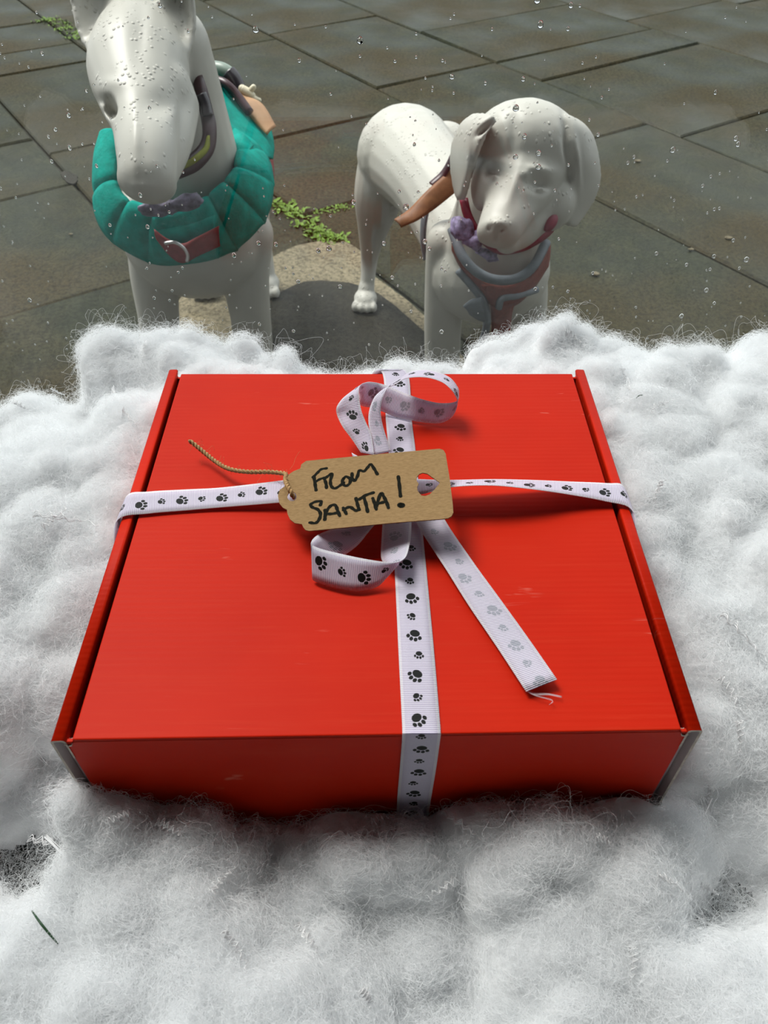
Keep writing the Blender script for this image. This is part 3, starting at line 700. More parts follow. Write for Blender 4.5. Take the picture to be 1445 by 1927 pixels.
# ================================================================== RED BOX
T = 0.14; D = 0.2826
def warp(co):
    x, y, z = co
    return Vector((x, y+x/0.15*(0.0011-0.0030*y/D), z))
red_box = tag(empty('gift_box', (0, D/2, 0)), 'large flat red cardboard mailing box tied with white paw print ribbon', 'box')
def bpart(name, boxes, mat, bev=0.0004):
    bm = bmesh.new()
    for b in boxes: box_bm(bm, *b, bev)
    for v in bm.verts: v.co = warp(v.co)
    return bm_obj(name, bm, mat, red_box, False)
bpart('lid', [(-.1403, .1403, 0.0, D, T-.0022, T)], M['red'], .0007)
bpart('front_panel', [(-.1437, .1437, -.0002, .0016, .0, T-.0016)], M['red'], .0003)
bpart('back_panel', [(-.147, .147, D-.0022, D-.0002, .0, T-.0026)], M['red'])
bpart('base', [(-.148, .148, .002, D-.003, .0, .002)], M['liner'])
for s in (-1, 1):
    # rolled side wall: one bent sheet (outer face, rounded top, short return into the groove)
    prof = [(.1500, 0.0), (.1504, .05), (.1502, T-.0014), (.1497, T-.0003), (.1488, T+.0002), (.1450, T+.0004), (.1440, T+.0002), (.1434, T-.0006), (.1431, T-.002), (.1430, T-.016)]
    y0, y1 = -.0006, D+.0006
    V = []; Fc = []; n = len(prof)
    th = .0010
    ins = [(.1488, 0.0), (.1492, .05), (.1490, T-.002), (.1487, T-.0013), (.1480, T-.0010), (.1455, T-.0009), (.1449, T-.0012), (.1445, T-.0018), (.1441, T-.0030), (.1440, T-.016)]
    for y in (y0, y1):
        for (x, z) in prof: V.append(warp((s*x, y+(0.004 if (y == y1 and z > T-.001) else 0), z)))
        for (x, z) in ins: V.append(warp((s*x, y, z)))
    for k in range(n-1):
        Fc.append((k, k+1, 2*n+k+1, 2*n+k)); Fc.append((n+k+1, n+k, 3*n+k, 3*n+k+1))
        Fc.append((k+1, k, n+k, n+k+1)); Fc.append((2*n+k, 2*n+k+1, 3*n+k+1, 3*n+k))
    if s < 0: Fc = [f[::-1] for f in Fc]
    o = wm('side_wall', V, Fc, [M['red'], M['liner'], M['cut']], red_box, False)
    for i, p in enumerate(o.data.polygons): p.material_index = (0, 1, 2, 2)[i % 4]; p.use_smooth = (i % 4 == 0)
    xs = sorted((s*.1432, s*.1488))
    bpart('end_flap', [(xs[0], xs[1], .0050, .0062, .001, T-.004)], M['liner'], 0)
    xs = sorted((s*.1431, s*.1437)); bpart('inner_side', [(xs[0], xs[1], .002, D-.003, .001, T-.012)], M['liner'], 0)
    P = [(s*.1402, T-.0012), (s*.1412, T-.0036), (s*.1428, T-.0040), (s*.1436, T-.0022), (s*.1444, T-.0030)]
    V = []; 
    for y in (-.0010, .0030):
        for (x, z) in P: V.append(warp((x, y, z)))
        for (x, z) in P: V.append(warp((x, y, z-.0007)))
    n = len(P); Fc = []
    for k in range(n-1):
        Fc += [(k, k+1, n+k+1, n+k), (2*n+k+1, 2*n+k, 3*n+k, 3*n+k+1), (k, 2*n+k, 2*n+k+1, k+1), (n+k+1, 3*n+k+1, 3*n+k, n+k)]
    wm('lid_ear', V, Fc, M['cut'], red_box, False)

# ================================================================== RIBBON
ribbon = tag(empty('ribbon', (0.005, 0.14, T)), 'white grosgrain ribbon printed with black paws tied round the red box', 'ribbon')
def strip(name, Lp, Rp, flip=False, ns=8, u0=0.0, th=0.0003, label=None, back_first=False):
    L_ = catmull(Lp, ns); Rr = catmull(Rp, ns); n = len(L_); nv = 5
    mid = (L_+Rr)/2; u = np.concatenate([[0], np.cumsum(np.linalg.norm(np.diff(mid, axis=0), axis=1))])+u0
    W = 0.0090
    V = []; uv = []
    for i in range(n):
        for j in range(nv):
            t = j/(nv-1); V.append(L_[i]*(1-t)+Rr[i]*t); uv.append((u[i], (t-0.5)*2*W))
    Fc = [(i*nv+j, i*nv+j+1, (i+1)*nv+j+1, (i+1)*nv+j) for i in range(n-1) for j in range(nv-1)]
    if flip: Fc = [f[::-1] for f in Fc]
    o = wm(name, V, Fc, [M['rib_f'], M['rib_b']], ribbon, True, uv)
    md = o.modifiers.new('thickness', 'SOLIDIFY'); md.thickness = th; md.offset = -1; md.material_offset = 1; md.material_offset_rim = 1
    if label: o['label'] = label
    return o
def Z(px, py, h): return Pz(px, py, T+h)
# lengthways band, from under the back edge, over the lid and down the front
e = 0.0009
L1 = [(-.0035, D+.0010, T-.05), (-.0038, D+.0012, T-.004), Z(720, 703.5, e), Z(726, 792, e), Z(731, 850, e), Z(738, 985, e), Z(743, 1080, e), Z(750, 1230, e), Z(756, 1350, e), Z(757, 1378, e)]
R1 = [(.0135, D+.0010, T-.05), (.0138, D+.0012, T-.004), Z(768, 703.5, e), Z(775, 792, e), Z(782, 850, e), Z(794, 985, e), Z(803, 1080, e), Z(817, 1230, e), Z(827, 1350, e), Z(829, 1378, e)]
yf = -.0012
L1 += [Py(757, 1386, yf), Py(752, 1450, yf), Py(747, 1510, yf), Py(742, 1600, yf)]
R1 += [Py(829, 1386, yf), Py(820, 1450, yf), Py(810, 1510, yf), Py(797, 1600, yf)]
strip('lengthways_band', L1, R1, flip=True, ns=6, u0=0.004)
# crossways band, left half and right half
UL = [(-.1507, .1400, T-.05), (-.1508, .1395, T-.006), Z(238, 933, .0016), Z(280, 925, .0022), Z(350, 921, .0022), Z(420, 917, .003), Z(530, 904, .006), Z(640, 890, .008)]
LL = [(-.1507, .1225, T-.05), (-.1508, .1222, T-.006), Z(222, 977, .0016), Z(280, 966, .0022), Z(350, 960, .0022), Z(420, 954, .003), Z(530, 945, .006), Z(640, 935, .008)]
strip('crossways_band', UL, LL, flip=False, ns=6, u0=0.002)
UR = [Z(760, 900, .010), Z(800, 902, .010), Z(850, 903, .010), Z(925, 901.5, .009), Z(1000, 903, .007), Z(1070, 906, .004), Z(1140, 909, .002), Z(1174, 915, .0016), (.1508, .1460, T-.006), (.1507, .1455, T-.05)]
LR = [Z(760, 935, .010), Z(800, 928, .013), Z(850, 916, .020), Z(925, 913, .0215), Z(1000, 920, .0175), Z(1070, 930, .011), Z(1140, 943, .005), Z(1188, 958, .0016), (.1508, .1285, T-.006), (.1507, .1280, T-.05)]
strip('crossways_band', UR, LR, flip=False, ns=6, u0=0.003)
def z5(x, y): return (600+.2076*x, 690+.2076*y)
lp = [(380, 780, 500, 800, .010, .012), (300, 660, 475, 620, .014, .016), (215, 545, 425, 500, .018, .020), (165, 440, 388, 410, .020, .024), (160, 370, 370, 320, .024, .027),
      (203, 300, 363, 262, .027, .029), (255, 253, 361, 222, .028, .030), (312, 210, 364, 190, .028, .030), (352, 185, 382, 160, .024, .029), (366, 240, 425, 142, .014, .027),
      (376, 345, 470, 138, .007, .024), (475, 372, 545, 150, .005, .020), (570, 405, 640, 180, .004, .018), (700, 458, 780, 240, .002, .016), (850, 490, 920, 290, .002, .016),
      (1000, 510, 1060, 325, .002, .016), (1115, 508, 1160, 330, .004, .017), (1205, 455, 1222, 322, .008, .019), (1250, 372, 1252, 308, .015, .021), (1257, 312, 1268, 288, .022, .022),
      (1240, 266, 1271, 248, .027, .021), (1200, 205, 1262, 190, .031, .023), (1120, 140, 1190, 100, .033, .025), (1000, 100, 1070, 48, .034, .026), (880, 93, 940, 28, .034, .026),
      (780, 108, 820, 50, .033, .027), (705, 150, 735, 105, .031, .028), (655, 176, 665, 148, .029, .029), (612, 192, 622, 198, .027, .029), (555, 228, 590, 255, .026, .027),
      (497, 290, 568, 325, .025, .024), (455, 400, 560, 420, .022, .020), (450, 520, 575, 520, .018, .016), (475, 640, 610, 640, .014, .012), (495, 800, 655, 770, .010, .008)]
strip('bow_loop', [Z(*z5(a, b), h1) for a, b, c, d, h1, h2 in lp], [Z(*z5(c, d), h2) for a, b, c, d, h1, h2 in lp], flip=False, ns=7, u0=0.001)
def z3(x, y): return (500+.4152*x, 680+.4152*y)
lc = [(400, 735, 505, 728, .008, .008), (345, 755, 465, 775, .009, .007), (290, 765, 420, 830, .012, .005), (240, 785, 365, 873, .016, .004), (216, 803, 290, 920, .018, .004),
      (206, 820, 235, 955, .019, .004), (208, 832, 210, 985, .018, .003), (250, 850, 250, 1008, .017, .003), (330, 870, 350, 1034, .016, .003), (420, 890, 430, 1041, .016, .003),
      (490, 903, 505, 1022, .016, .004), (532, 909, 548, 982, .016, .008), (575, 912, 584, 942, .016, .012), (606, 908, 604, 918, .016, .013), (630, 893, 575, 928, .015, .009),
      (642, 872, 538, 915, .014, .006), (650, 840, 523, 885, .013, .005), (658, 790, 525, 815, .010, .006), (661, 722, 530, 725, .008, .007)]
strip('bow_loop', [Z(*z3(a, b), h1) for a, b, c, d, h1, h2 in lc], [Z(*z3(c, d), h2) for a, b, c, d, h1, h2 in lc], flip=False, ns=7, u0=0.005)
strip('ribbon_tail', [Z(776, 965, .007), Z(790, 996, .006), Z(838, 1070, .0045), Z(882, 1140, .0035), Z(935, 1218, .003), Z(990, 1302, .004)],
      [Z(828, 960, .007), Z(845, 992, .006), Z(893, 1062, .0045), Z(944, 1132, .0035), Z(995, 1203, .003), Z(1048, 1279, .006)], flip=False, ns=6, u0=0.002)
strip('ribbon_tail', [Z(662, 852, .006), Z(690, 868, .008), Z(740, 900, .008)], [Z(668, 876, .003), Z(696, 892, .007), Z(736, 930, .008)], flip=True, ns=6)
g = []
for k in range(5):
    y_ = 0.176+0.0; c0 = Z(712+9*k, 905, .004+.0015*k); c1 = Z(770-4*k, 950-6*k, .006)
    g.append(sph(Z(742, 915+6*k, .006), .010, (1.1, .7, .55), 2))
V, Fc = merge(g); wm('knot', V, Fc, M['rib_f'], ribbon, True)
g = []
for k in range(9):
    a = np.array([(990, 1301), (1010, 1304+k*.8), (1030+k*1.2, 1307+k*1.5), (1057-k*3, 1311+k*1.9)])
    if k < 6: a[3] = (1057, 1310+k*.6); a[2] = (1032, 1305+k*.6)
    g.append(tube_geo(catmull([Z(p[0], p[1], .0015+.0002*k) for p in a], 4), .00006, 4))
V, Fc = merge(g); o = wm('frayed_thread', V, Fc, M['thread'], ribbon, True); o['label'] = 'frayed white threads at the cut tail'

# ================================================================== GIFT TAG
TC = Z(690, 925, 0.022)
tslope = 0.11                                                        # right end lifted
TN = np.array([-tslope, 0.0, 1.0]); TN /= np.linalg.norm(TN)
TX = np.cross([0, 1.0, 0], TN); TX /= np.linalg.norm(TX); TY = np.cross(TN, TX)
def tagpt(px, py):
    r = ray(px, py); s = ((TC-CAM) @ TN)/(r @ TN); p = CAM+r*s-TC
    return float(p @ TX), float(p @ TY)
gt = empty('gift_tag', tuple(TC)); gt.rotation_euler = Matrix((TX, TY, TN)).transposed().to_euler()
tag(gt, 'brown kraft gift tag handwritten From Santa! lying on the ribbon knot', 'tag')
outline = [(576, 868), (567, 874.5), (565, 882.5), (553, 887), (544, 893), (538, 904), (535.3, 916), (527, 922), (523, 933.5), (525.5, 947), (532, 955.6), (540, 959.6), (541, 967.5), (546, 978), (555, 985), (568, 986.7), (570.8, 992.7), (575, 998), (582, 999.7),
           (740, 984.4), (834, 977), (843, 975.8), (849.5, 972), (853, 965), (852, 950), (846, 900), (838.5, 854.4), (834.5, 847.7), (827, 845), (740, 852.7), (650, 861)]
heart = [(784.3, 898.6), (788.7, 892.7), (795, 890.3), (804, 892), (815, 900), (828, 909), (817.5, 922), (808.6, 930.7), (800.9, 934), (793, 933), (786.2, 925), (784.8, 917.5), (787.6, 910.8), (783.7, 905)]
holec = [(549.4+8.6*math.cos(a), 934.9+9*math.sin(a)) for a in np.linspace(0, 2*math.pi, 20, endpoint=False)]
def flat_shape(name, polys, half, mat, parent, zoff=0.0):
    cu = bpy.data.curves.new(name, 'CURVE'); cu.dimensions = '2D'; cu.fill_mode = 'BOTH'; cu.extrude = half
    for P in polys:
        sp = cu.splines.new('POLY'); sp.points.add(len(P)-1); sp.use_cyclic_u = True
        for k, (x, y) in enumerate(P): sp.points[k].co = (x, y, 0, 1)
    o = bpy.data.objects.new('tmp', cu); COL.objects.link(o)
    dg = bpy.context.evaluated_depsgraph_get(); dg.update()
    me = bpy.data.meshes.new_from_object(o.evaluated_get(dg)); bpy.data.objects.remove(o)
    me.name = name; me.materials.clear(); me.materials.append(mat)
    ob = bpy.data.objects.new(name, me); link(ob, parent); ob.location = (0, 0, zoff); return ob
def rnd(poly, keep):
    P = np.array([tagpt(*p) for p in poly]); return P
def smooth_closed(P, ns=3):
    P = np.array(P); Q = np.vstack([P[-2:], P, P[:2]]); C = catmull(Q, ns); return C[2*ns:2*ns+len(P)*ns]
flat_shape('card', [rnd(outline, 0), rnd(heart, 0), rnd(holec, 0)], 0.00028, M['kraft'], gt)
def hw(x, y): return tagpt(570+.1384*x, 850+.1384*y)
strokes = [[(150, 340), (165, 440), (180, 530)], [(140, 352), (200, 290), (250, 245), (318, 232)], [(175, 412), (230, 380), (300, 358)],
           [(292, 372), (315, 440), (322, 500)], [(300, 372), (350, 330), (398, 306), (375, 400), (385, 470), (430, 505), (500, 470), (555, 425)],
           [(555, 365), (535, 420), (580, 472), (640, 430), (635, 370), (590, 345), (555, 368)],
           [(668, 300), (672, 370), (700, 402), (740, 345), (768, 262), (830, 272), (880, 220), (922, 178), (970, 240), (1012, 312)],
           [(238, 732), (248, 684), (180, 684), (108, 722), (130, 762), (200, 790), (240, 850), (220, 930), (170, 976), (95, 970)],
           [(302, 800), (305, 870), (298, 930)], [(300, 890), (330, 800), (390, 735), (445, 738), (470, 800), (502, 880)], [(320, 852), (400, 850), (480, 832)],
           [(548, 768), (570, 810), (590, 852)], [(550, 800), (600, 768), (650, 762), (715, 805), (765, 795)], [(722, 640), (742, 720), (762, 790)],
           [(770, 652), (850, 600), (955, 563)], [(828, 622), (860, 730), (880, 822)],
           [(950, 640), (975, 710), (998, 790)], [(990, 780), (1020, 680), (1062, 572), (1100, 620), (1140, 700), (1162, 770)], [(992, 712), (1060, 702), (1130, 682)],
           [(1297, 345), (1310, 450), (1327, 612)], [(1325, 732), (1335, 738), (1345, 736)]]
g = []
for si, st_ in enumerate(strokes):
    P = catmull(np.array([hw(*p) for p in st_]), 6); wd = 0.00098 if si < len(strokes)-1 else 0.00165
    n = len(P); Tn = np.gradient(P, axis=0); Tn /= np.linalg.norm(Tn, axis=1)[:, None]+1e-9; Nn = np.stack([-Tn[:, 1], Tn[:, 0]], 1)
    ww = wd*(1+0.12*np.sin(np.arange(n)*1.1+si)); zz = 0.00032+0.000012*si
    V = []; Fc = []
    for i in range(n): V += [(*(P[i]-Nn[i]*ww[i]), zz), (*(P[i]+Nn[i]*ww[i]), zz)]
    for i in range(n-1): Fc.append((2*i, 2*i+2, 2*i+3, 2*i+1))
    for (c, i) in ((P[0], 0), (P[-1], n-1)):
        o_ = len(V); V += [(c[0]+ww[i]*math.cos(a), c[1]+ww[i]*math.sin(a), zz+.000004) for a in np.linspace(0, 2*math.pi, 12, endpoint=False)]
        Fc.append(tuple(range(o_, o_+12)))
    g.append((V, Fc))
V, Fc = merge(g); o = mesh_obj('handwriting', V, Fc, M['ink'], gt, False); o['label'] = 'black marker words FROM SANTA!'

# jute twine: two plies twisted, through the tag hole and out to the left, with stray hairs
path = catmull([Z(553, 937, .0165), Z(549, 930, .019), Z(545, 922, .0205), Z(540, 912, .020), Z(537, 902, .017), Z(538, 893, .014), Z(528, 890, .012), Z(500, 888, .011), Z(465, 888, .010), Z(430, 882, .009), Z(405, 868, .008), Z(385, 852, .009), Z(368, 838, .011), Z(356, 829, .013)], 14)
tw = tag(empty('twine', tuple(Z(450, 885, .01))), 'short length of brown jute twine threaded through the gift tag hole', 'twine')
ln = np.concatenate([[0], np.cumsum(np.linalg.norm(np.diff(path, axis=0), axis=1))])
S = np.linspace(0, ln[-1], 260); pth = np.array([np.interp(S, ln, path[:, k]) for k in range(3)]).T
Tt = np.gradient(pth, axis=0); Tt /= np.linalg.norm(Tt, axis=1)[:, None]
N1 = np.cross(Tt, [0, 0, 1.0]); N1 /= np.linalg.norm(N1, axis=1)[:, None]; N2 = np.cross(Tt, N1)
for k in range(2):
    ph = S*2*math.pi/0.0052+k*math.pi
    pp = pth+0.00068*(np.cos(ph)[:, None]*N1+np.sin(ph)[:, None]*N2)
    V, Fc = tube_geo(pp, 0.00080, 8); wm('ply', V, Fc, M['twine'], tw, True)
g = []
for k in range(46):
    i = rs.randrange(5, 250); c = pth[i]; d = np.array([rs.gauss(0, 1), rs.gauss(0, 1), rs.gauss(0.2, .6)]); d /= np.linalg.norm(d); L = rs.uniform(.002, .008)
    q = [c, c+d*L*.4+np.array([rs.gauss(0, .0006) for _ in range(3)]), c+d*L*.8+np.array([rs.gauss(0, .0015) for _ in range(3)]), c+d*L+np.array([rs.gauss(0, .002) for _ in range(3)])]
    for p_ in q: p_[2] = max(p_[2], T+.0004)
    g.append(tube_geo(catmull(q, 4), .00005, 3))
g.append(tube_geo(catmull([Z(545, 884, .012), Z(552, 874, .012), Z(556, 862, .011), Z(562, 852, .011), Z(566, 848, .012)], 5), .00006, 3))
V, Fc = merge(g); wm('stray_hairs', V, Fc, M['twine'], tw, True)['kind'] = 'stuff'

# ================================================================== WADDING (polyester toy stuffing)
X0, X1, Y0, Y1, ST = -0.52, 0.52, -0.28, 0.388, 0.0026
xs = np.arange(X0, X1+ST/2, ST); ys = np.arange(Y0, Y1+ST/2, ST); GX, GY = np.meshgrid(xs, ys)
anch = []
for (a, b) in [(-60, 850), (0, 830), (15, 745), (45, 722), (85, 735), (110, 775), (135, 790), (150, 660), (185, 625), (250, 618), (330, 612), (400, 625), (445, 655), (500, 675), (540, 675), (600, 700), (660, 700), (700, 690), (760, 688), (820, 695), (870, 690), (920, 655), (970, 615), (1040, 598), (1100, 612), (1160, 640), (1220, 665), (1290, 695), (1320, 695), (1350, 665), (1400, 640), (1445, 640), (1520, 640)]:
    p = Py(a, b, .37); anch.append((p[0], .37, max(p[2], -0.005), .012))
    if a < 145:
        for yy in (.335, .305, .275): p = Py(a, b, yy); anch.append((p[0], yy, p[2]-.022, .014))
for (a, b) in [(60, 1440), (150, 1478), (200, 1490), (300, 1525), (400, 1548), (480, 1562), (560, 1575), (610, 1575), (660, 1530), (720, 1505), (800, 1515), (880, 1528), (950, 1512), (1010, 1512), (1060, 1525), (1120, 1530), (1180, 1515), (1240, 1535), (1300, 1500)]:
    p = Py(a, b, -.012); anch.append((p[0], -.012, p[2]-.003, .012))
for s in (-1, 1):
    for (x, y, h) in [(.175, -.01, .07), (.175, .05, .085), (.175, .12, .105), (.175, .19, .118), (.175, .26, .125), (.24, -.03, .08), (.24, .06, .10), (.24, .14, .115), (.24, .22, .12), (.24, .30, .085 if s < 0 else .13),
                      (.33, .0, .10), (.33, .1, .115), (.33, .2, .11 if s > 0 else .085), (.33, .28, .02 if s < 0 else .13), (.45, .1, .12), (.45, .25, .10 if s > 0 else .02)]:
        anch.append((s*x, y, h, .03))
for x in np.arange(-.5, .51, .1):
    for y in (-.05, -.12, -.2, -.28): anch.append((x, y, .075+.02*math.sin(x*17+y*31), .035))
for (a, b, h, s) in [(70, 1590, .0, .020), (20, 1600, .01, .018), (1375, 1650, .015, .018), (1400, 1700, .02, .014), (830, 1830, .04, .02), (780, 1560, .045, .015)]:
    p = Pz(a, b, .03); anch += [(p[0], p[1], h, s)]*6
anch = np.array(anch)
def macro(X, Y):
    num = np.zeros_like(X); den = np.full_like(X, 1e-9)
    for (ax, ay, h, s) in anch:
        k = np.exp(-((X-ax)**2+(Y-ay)**2)/(2*s*s))/(s*s); num += k*h; den += k
    k = 1e-3; return (num+k*.09)/(den+k)
H = macro(GX, GY)
h = H-.016
prng = np.random.default_rng(11)
N = 1500
WX = GX+.010*np.array([[noise.noise(Vector((x*28, y*28, 1))) for x in xs] for y in ys]); WY = GY+.010*np.array([[noise.noise(Vector((x*28, y*28, 4))) for x in xs] for y in ys])
cxs = prng.uniform(X0, X1, N); cys = prng.uniform(Y0, Y1, N); rr = prng.uniform(.011, .034, N)
ch = macro(cxs, cys)
for cx_, cy_, r_, h_ in zip(cxs, cys, rr, ch):
    if h_ < .03: continue
    if cy_ > .28: r_ *= .55
    i0, i1 = np.searchsorted(xs, [cx_-r_*1.3, cx_+r_*1.3]); j0, j1 = np.searchsorted(ys, [cy_-r_*1.3, cy_+r_*1.3])
    sx2 = WX[j0:j1, i0:i1]-cx_; sy2 = WY[j0:j1, i0:i1]-cy_; d2 = sx2*sx2+sy2*sy2
    top = h_+prng.uniform(-.010, .003)
    v = np.where(d2 < r_*r_*.92, top-r_*.62*(d2/(r_*r_)), -1)
    h[j0:j1, i0:i1] = np.maximum(h[j0:j1, i0:i1], v)
for _ in range(2):
    hp_ = np.pad(h, 1, mode='edge'); h = (hp_[1:-1, 1:-1]*2+hp_[:-2, 1:-1]+hp_[2:, 1:-1]+hp_[1:-1, :-2]+hp_[1:-1, 2:])/6
fine = np.array([[noise.fractal(Vector((x*60, y*60, 0)), 0.7, 2.2, 4) for x in xs] for y in ys]); h = h+fine*.0030
h = np.maximum(h, 0.0005)
jit = np.array([[noise.noise(Vector((x*90, y*90, 7))) for x in xs] for y in ys])*.0015
inside = (np.abs(GX) < .1516) & (GY > -.0018) & (GY < D+.0012)
CO = .0048
VX = GX+jit; VY = GY.copy()
dL = .1516-np.abs(GX); dF = GY+.0018; dB = D+.0012-GY; dm = np.minimum(np.minimum(dL, dF), dB)
VX = np.where(inside & (dL <= dm+1e-9), np.sign(GX)*.1516, VX); VY = np.where(inside & (dF <= dm+1e-9) & (dL > dm), -.0018, VY); VY = np.where(inside & (dB <= dm+1e-9) & (dL > dm), D+.0012, VY)
V = np.stack([VX, VY, np.maximum(h-CO, .0004)], -1).reshape(-1, 3)
V[:, 1] = np.minimum(V[:, 1], 0.3925)
nx, ny = len(xs), len(ys); Fc = []
ins_ = inside
holes = h < .0075
for j in range(ny-1):
    for i in range(nx-1):
        if ins_[j, i] and ins_[j, i+1] and ins_[j+1, i] and ins_[j+1, i+1]: continue
        if holes[j, i] and holes[j+1, i+1] and holes[j, i+1] and holes[j+1, i]: continue
        a = j*nx+i; Fc.append((a, a+1, a+nx+1, a+nx))
wad = mesh_obj('wadding', V, Fc, M['core'], None, True)
tag(wad, 'fluffy white polyester stuffing heaped all round the red box', 'stuffing', kind='stuff')

flow = np.array([[noise.noise(Vector((x*16, y*16, 21))) for x in xs] for y in ys]); dmap = np.clip(np.array([[noise.noise(Vector((x*45, y*45, 33))) for x in xs] for y in ys])*1.6+.5, 0, 1)
def add_fibres(name, n, Lr, rad, mat, curl, lift, npts=8, seed=1, spread=1.0):
    r = np.random.default_rng(seed)
    px = r.uniform(X0+.02, X1-.02, n*5); py = r.uniform(Y0+.02, Y1-.002, n*5)
    fx = (px-X0)/ST; fy = (py-Y0)/ST; ix = np.clip(fx.astype(int), 0, nx-2); iy = np.clip(fy.astype(int), 0, ny-2)
    hz = h[iy, ix]; ok = ~inside[iy, ix] & ((hz > .010) | (r.random(n*5) < .45))
    dens = np.where((np.abs(px) < .26+.38*(py+.10)) & (py > -.125), 1.0, .16)*(.55+.45*dmap[iy, ix]); ok &= r.random(n*5) < dens
    px, py, hz, ix, iy = px[ok][:n], py[ok][:n], hz[ok][:n], ix[ok][:n], iy[ok][:n]; n = len(px)
    gx = (h[iy, ix+1]-h[iy, ix])/ST; gy = (h[iy+1, ix]-h[iy, ix])/ST
    nr = np.stack([-gx, -gy, np.ones(n)], 1); nr /= np.linalg.norm(nr, axis=1)[:, None]
    a = flow[iy, ix]*5.0+r.normal(0, spread, n)
    tg = np.stack([np.cos(a), np.sin(a), np.zeros(n)], 1); tg -= nr*(tg*nr).sum(1)[:, None]; tg /= np.linalg.norm(tg, axis=1)[:, None]
    bt = np.cross(nr, tg)
    L = r.uniform(*Lr, n); up = np.abs(r.normal(0, lift, n)); turns = r.uniform(.8, 2.6, n); ph = r.uniform(0, 6.28, n); cr_ = r.uniform(.4, 1.2, n)*curl
    t = np.linspace(0, 1, npts)[None, :, None]
    depth_ = r.beta(1.6, 1.8, n)*.0085
    P0 = np.stack([px, py, hz], 1)[:, None, :]
    ang = (turns*2*np.pi)[:, None, None]*t+ph[:, None, None]
    P = P0+tg[:, None, :]*(L[:, None, None]*(t-.5))+nr[:, None, :]*(up[:, None, None]*np.sin(np.pi*t)*1.0-.0055+depth_[:, None, None])
    P = P+bt[:, None, :]*np.cos(ang)*cr_[:, None, None]+nr[:, None, :]*(np.sin(ang)+.3)*cr_[:, None, None]*.7
    P += bt[:, None, :]*(r.normal(0, .004, n)[:, None, None]*(t-.5)**2*4)
    P[..., 1] = np.minimum(P[..., 1], .3945)
    # keep fibres out of the box
    bx = (np.abs(P[..., 0]) < .1515) & (P[..., 1] > -.0015) & (P[..., 1] < D+.002)
    ok = ~bx.any(1); P = P[ok]; n = len(P)
    hc = bpy.data.hair_curves.new(name); hc.add_curves([npts]*n)
    hc.points.foreach_set('position', P.reshape(-1).astype(np.float32))
    at = hc.attributes.get('radius') or hc.attributes.new('radius', 'FLOAT', 'POINT')
    rd = np.tile(np.linspace(1, .6, npts), n)*rad; at.data.foreach_set('value', rd.astype(np.float32))
    hc.materials.append(mat)
    o = bpy.data.objects.new(name, hc); link(o, wad); o['kind'] = 'stuff'
    return o
add_fibres('fibres', 300000, (.007, .019), .000082, M['fibre'], .0011, .0018, 7, 1, 0.9)
add_fibres('fibres', 50000, (.012, .030), .000052, M['fibre'], .0020, .0085, 10, 2, 1.6)

# crimped shiny locks lying on the wadding
def surf(x, y):
    i = int(np.clip((x-X0)/ST, 0, nx-1)); j = int(np.clip((y-Y0)/ST, 0, ny-1)); return h[j, i]
def on_fluff(px, py):
    z = .08
    for _ in range(12): p = Pz(px, py, z); z = 0.5*z+0.5*max(float(surf(p[0], p[1])), .034)
    return Pz(px, py, z)
locks = [((62, 1590), (150, 1610)), ((405, 1690), (445, 1640)), ((700, 1560), (740, 1545)), ((830, 1540), (905, 1590)), ((300, 1560), (345, 1580)), ((1115, 1590), (1150, 1600)), ((425, 1760), (470, 1830)),
         ((560, 1750), (600, 1800)), ((1310, 1680), (1345, 1690)), ((680, 1870), (700, 1900)), ((1180, 1790), (1185, 1850)), ((1345, 1290), (1390, 1350)), ((1380, 1370), (1385, 1430)), ((1330, 1480), (1320, 1540)),
         ((210, 765), (262, 815)), ((260, 765), (288, 735)), ((70, 985), (190, 1000)), ((90, 1010), (130, 970)), ((30, 770), (60, 785)), ((1220, 790), (1260, 765)), ((1180, 740), (1160, 690)), ((1350, 1170), (1440, 1260)),
         ((250, 1540), (200, 1560)), ((150, 640), (170, 660)), ((1240, 920), (1225, 955)), ((1060, 640), (1100, 665)), ((860, 1660), (800, 1700)), ((1230, 1660), (1290, 1690))]
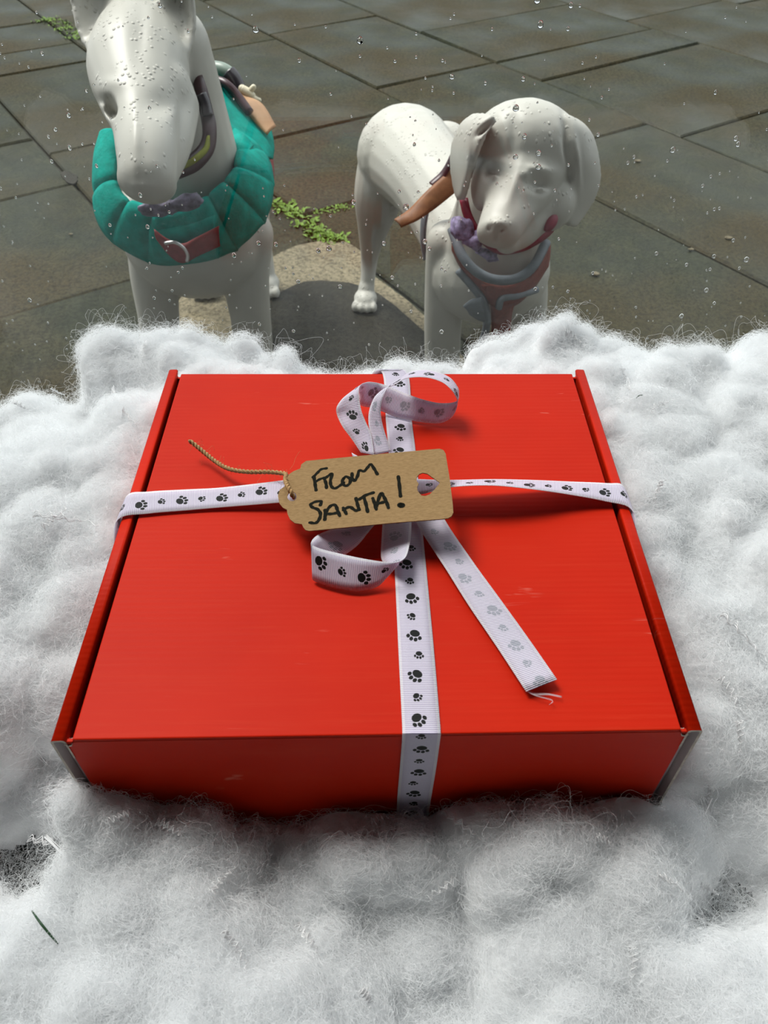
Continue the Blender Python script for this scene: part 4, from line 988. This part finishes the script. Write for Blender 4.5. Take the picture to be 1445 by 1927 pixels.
for k, (a, b) in enumerate(locks):
    g = []
    for q in range(5):
        m_ = 26; ts = np.linspace(0, 1, m_); P = []
        for i, t in enumerate(ts):
            px = a[0]+(b[0]-a[0])*t; py = a[1]+(b[1]-a[1])*t; p = on_fluff(px, py)
            if abs(p[0]) < .153 and -.004 < p[1] < D+.004: p = p+np.array([math.copysign(.155-abs(p[0]), p[0]), 0, 0])
            P.append(p+np.array([0, 0, .0065]))
        P = np.array(P)
        P[:, 2] = np.convolve(np.pad(P[:, 2], 3, mode='edge'), np.ones(7)/7, 'valid')
        d = P[-1]-P[0]; d /= np.linalg.norm(d)+1e-9; s = np.cross(d, [0, 0, 1.0]); s /= np.linalg.norm(s)+1e-9
        zz = np.abs(((np.arange(m_)*0.42+q*.12) % 2)-1)-.5
        P = P+s[None]*(zz*.0032)[:, None]+s[None]*(q-1.5)*.00055*np.sin(np.pi*ts*1.0+q)[:, None]+np.array([0, 0, 1])[None]*(.0006*q+.0008*np.cos(np.arange(m_)*1.3+q))[:, None]
        P = P[:m_-(q*3)]
        P[:, 1] = np.minimum(P[:, 1], .394)
        g.append(tube_geo(P, .00024, 5))
    V, Fc = merge(g); mesh_obj('crimped_lock', V, Fc, M['lock'], wad, True)

# stray green bits on the wadding
def needle(name, pts, r, label):
    P = catmull([on_fluff(*p)+np.array([0, 0, .006]) for p in pts], 6); n = len(P)
    rad = r*np.sin(np.linspace(.35, math.pi-.15, n))**.5
    V, Fc = tube_geo(P, rad, 6); return tag(mesh_obj(name, V, Fc, M['needle'], None, True), label, 'needle')
needle('pine_needle', [(68, 1722), (82, 1742), (98, 1762), (117, 1784)], .00055, 'dark green pine needle lying on the white stuffing at lower left')
needle('pine_needle', [(1193, 762), (1199, 757), (1206, 756)], .00035, 'tiny dark green scrap on the stuffing right of the box')

# ================================================================== RAINDROPS on the outside of the pane
b = bmesh.new(); bmesh.ops.create_icosphere(b, subdivisions=2, radius=1.0)
dv = np.array([v.co[:] for v in b.verts]); df = [tuple(v.index for v in f.verts) for f in b.faces]; b.free()
dr = np.random.default_rng(5); geos = []
for k in range(1500):
    x = dr.uniform(-.48, .48); z = dr.uniform(.03, .50)
    if noise.noise(Vector((x*9, z*9, 2))) < -0.18 and dr.random() < .8: continue
    r = min(.00055+dr.exponential(.00048), .0024)
    y = .402
    v = dv*np.array([r*dr.uniform(.75, 1.0), r*.62, r*dr.uniform(.9, 1.25)])
    v[:, 0] *= 1-.22*(v[:, 2]/r)
    v[:, 1] = np.maximum(v[:, 1], 0.0)+.00002
    geos.append((list(v+np.array([x, y, z])), df))
V, Fc = merge(geos)
tag(mesh_obj('raindrops', V, Fc, M['water'], None, True), 'clear raindrops scattered over the outside of the window glass', 'raindrops', kind='stuff')
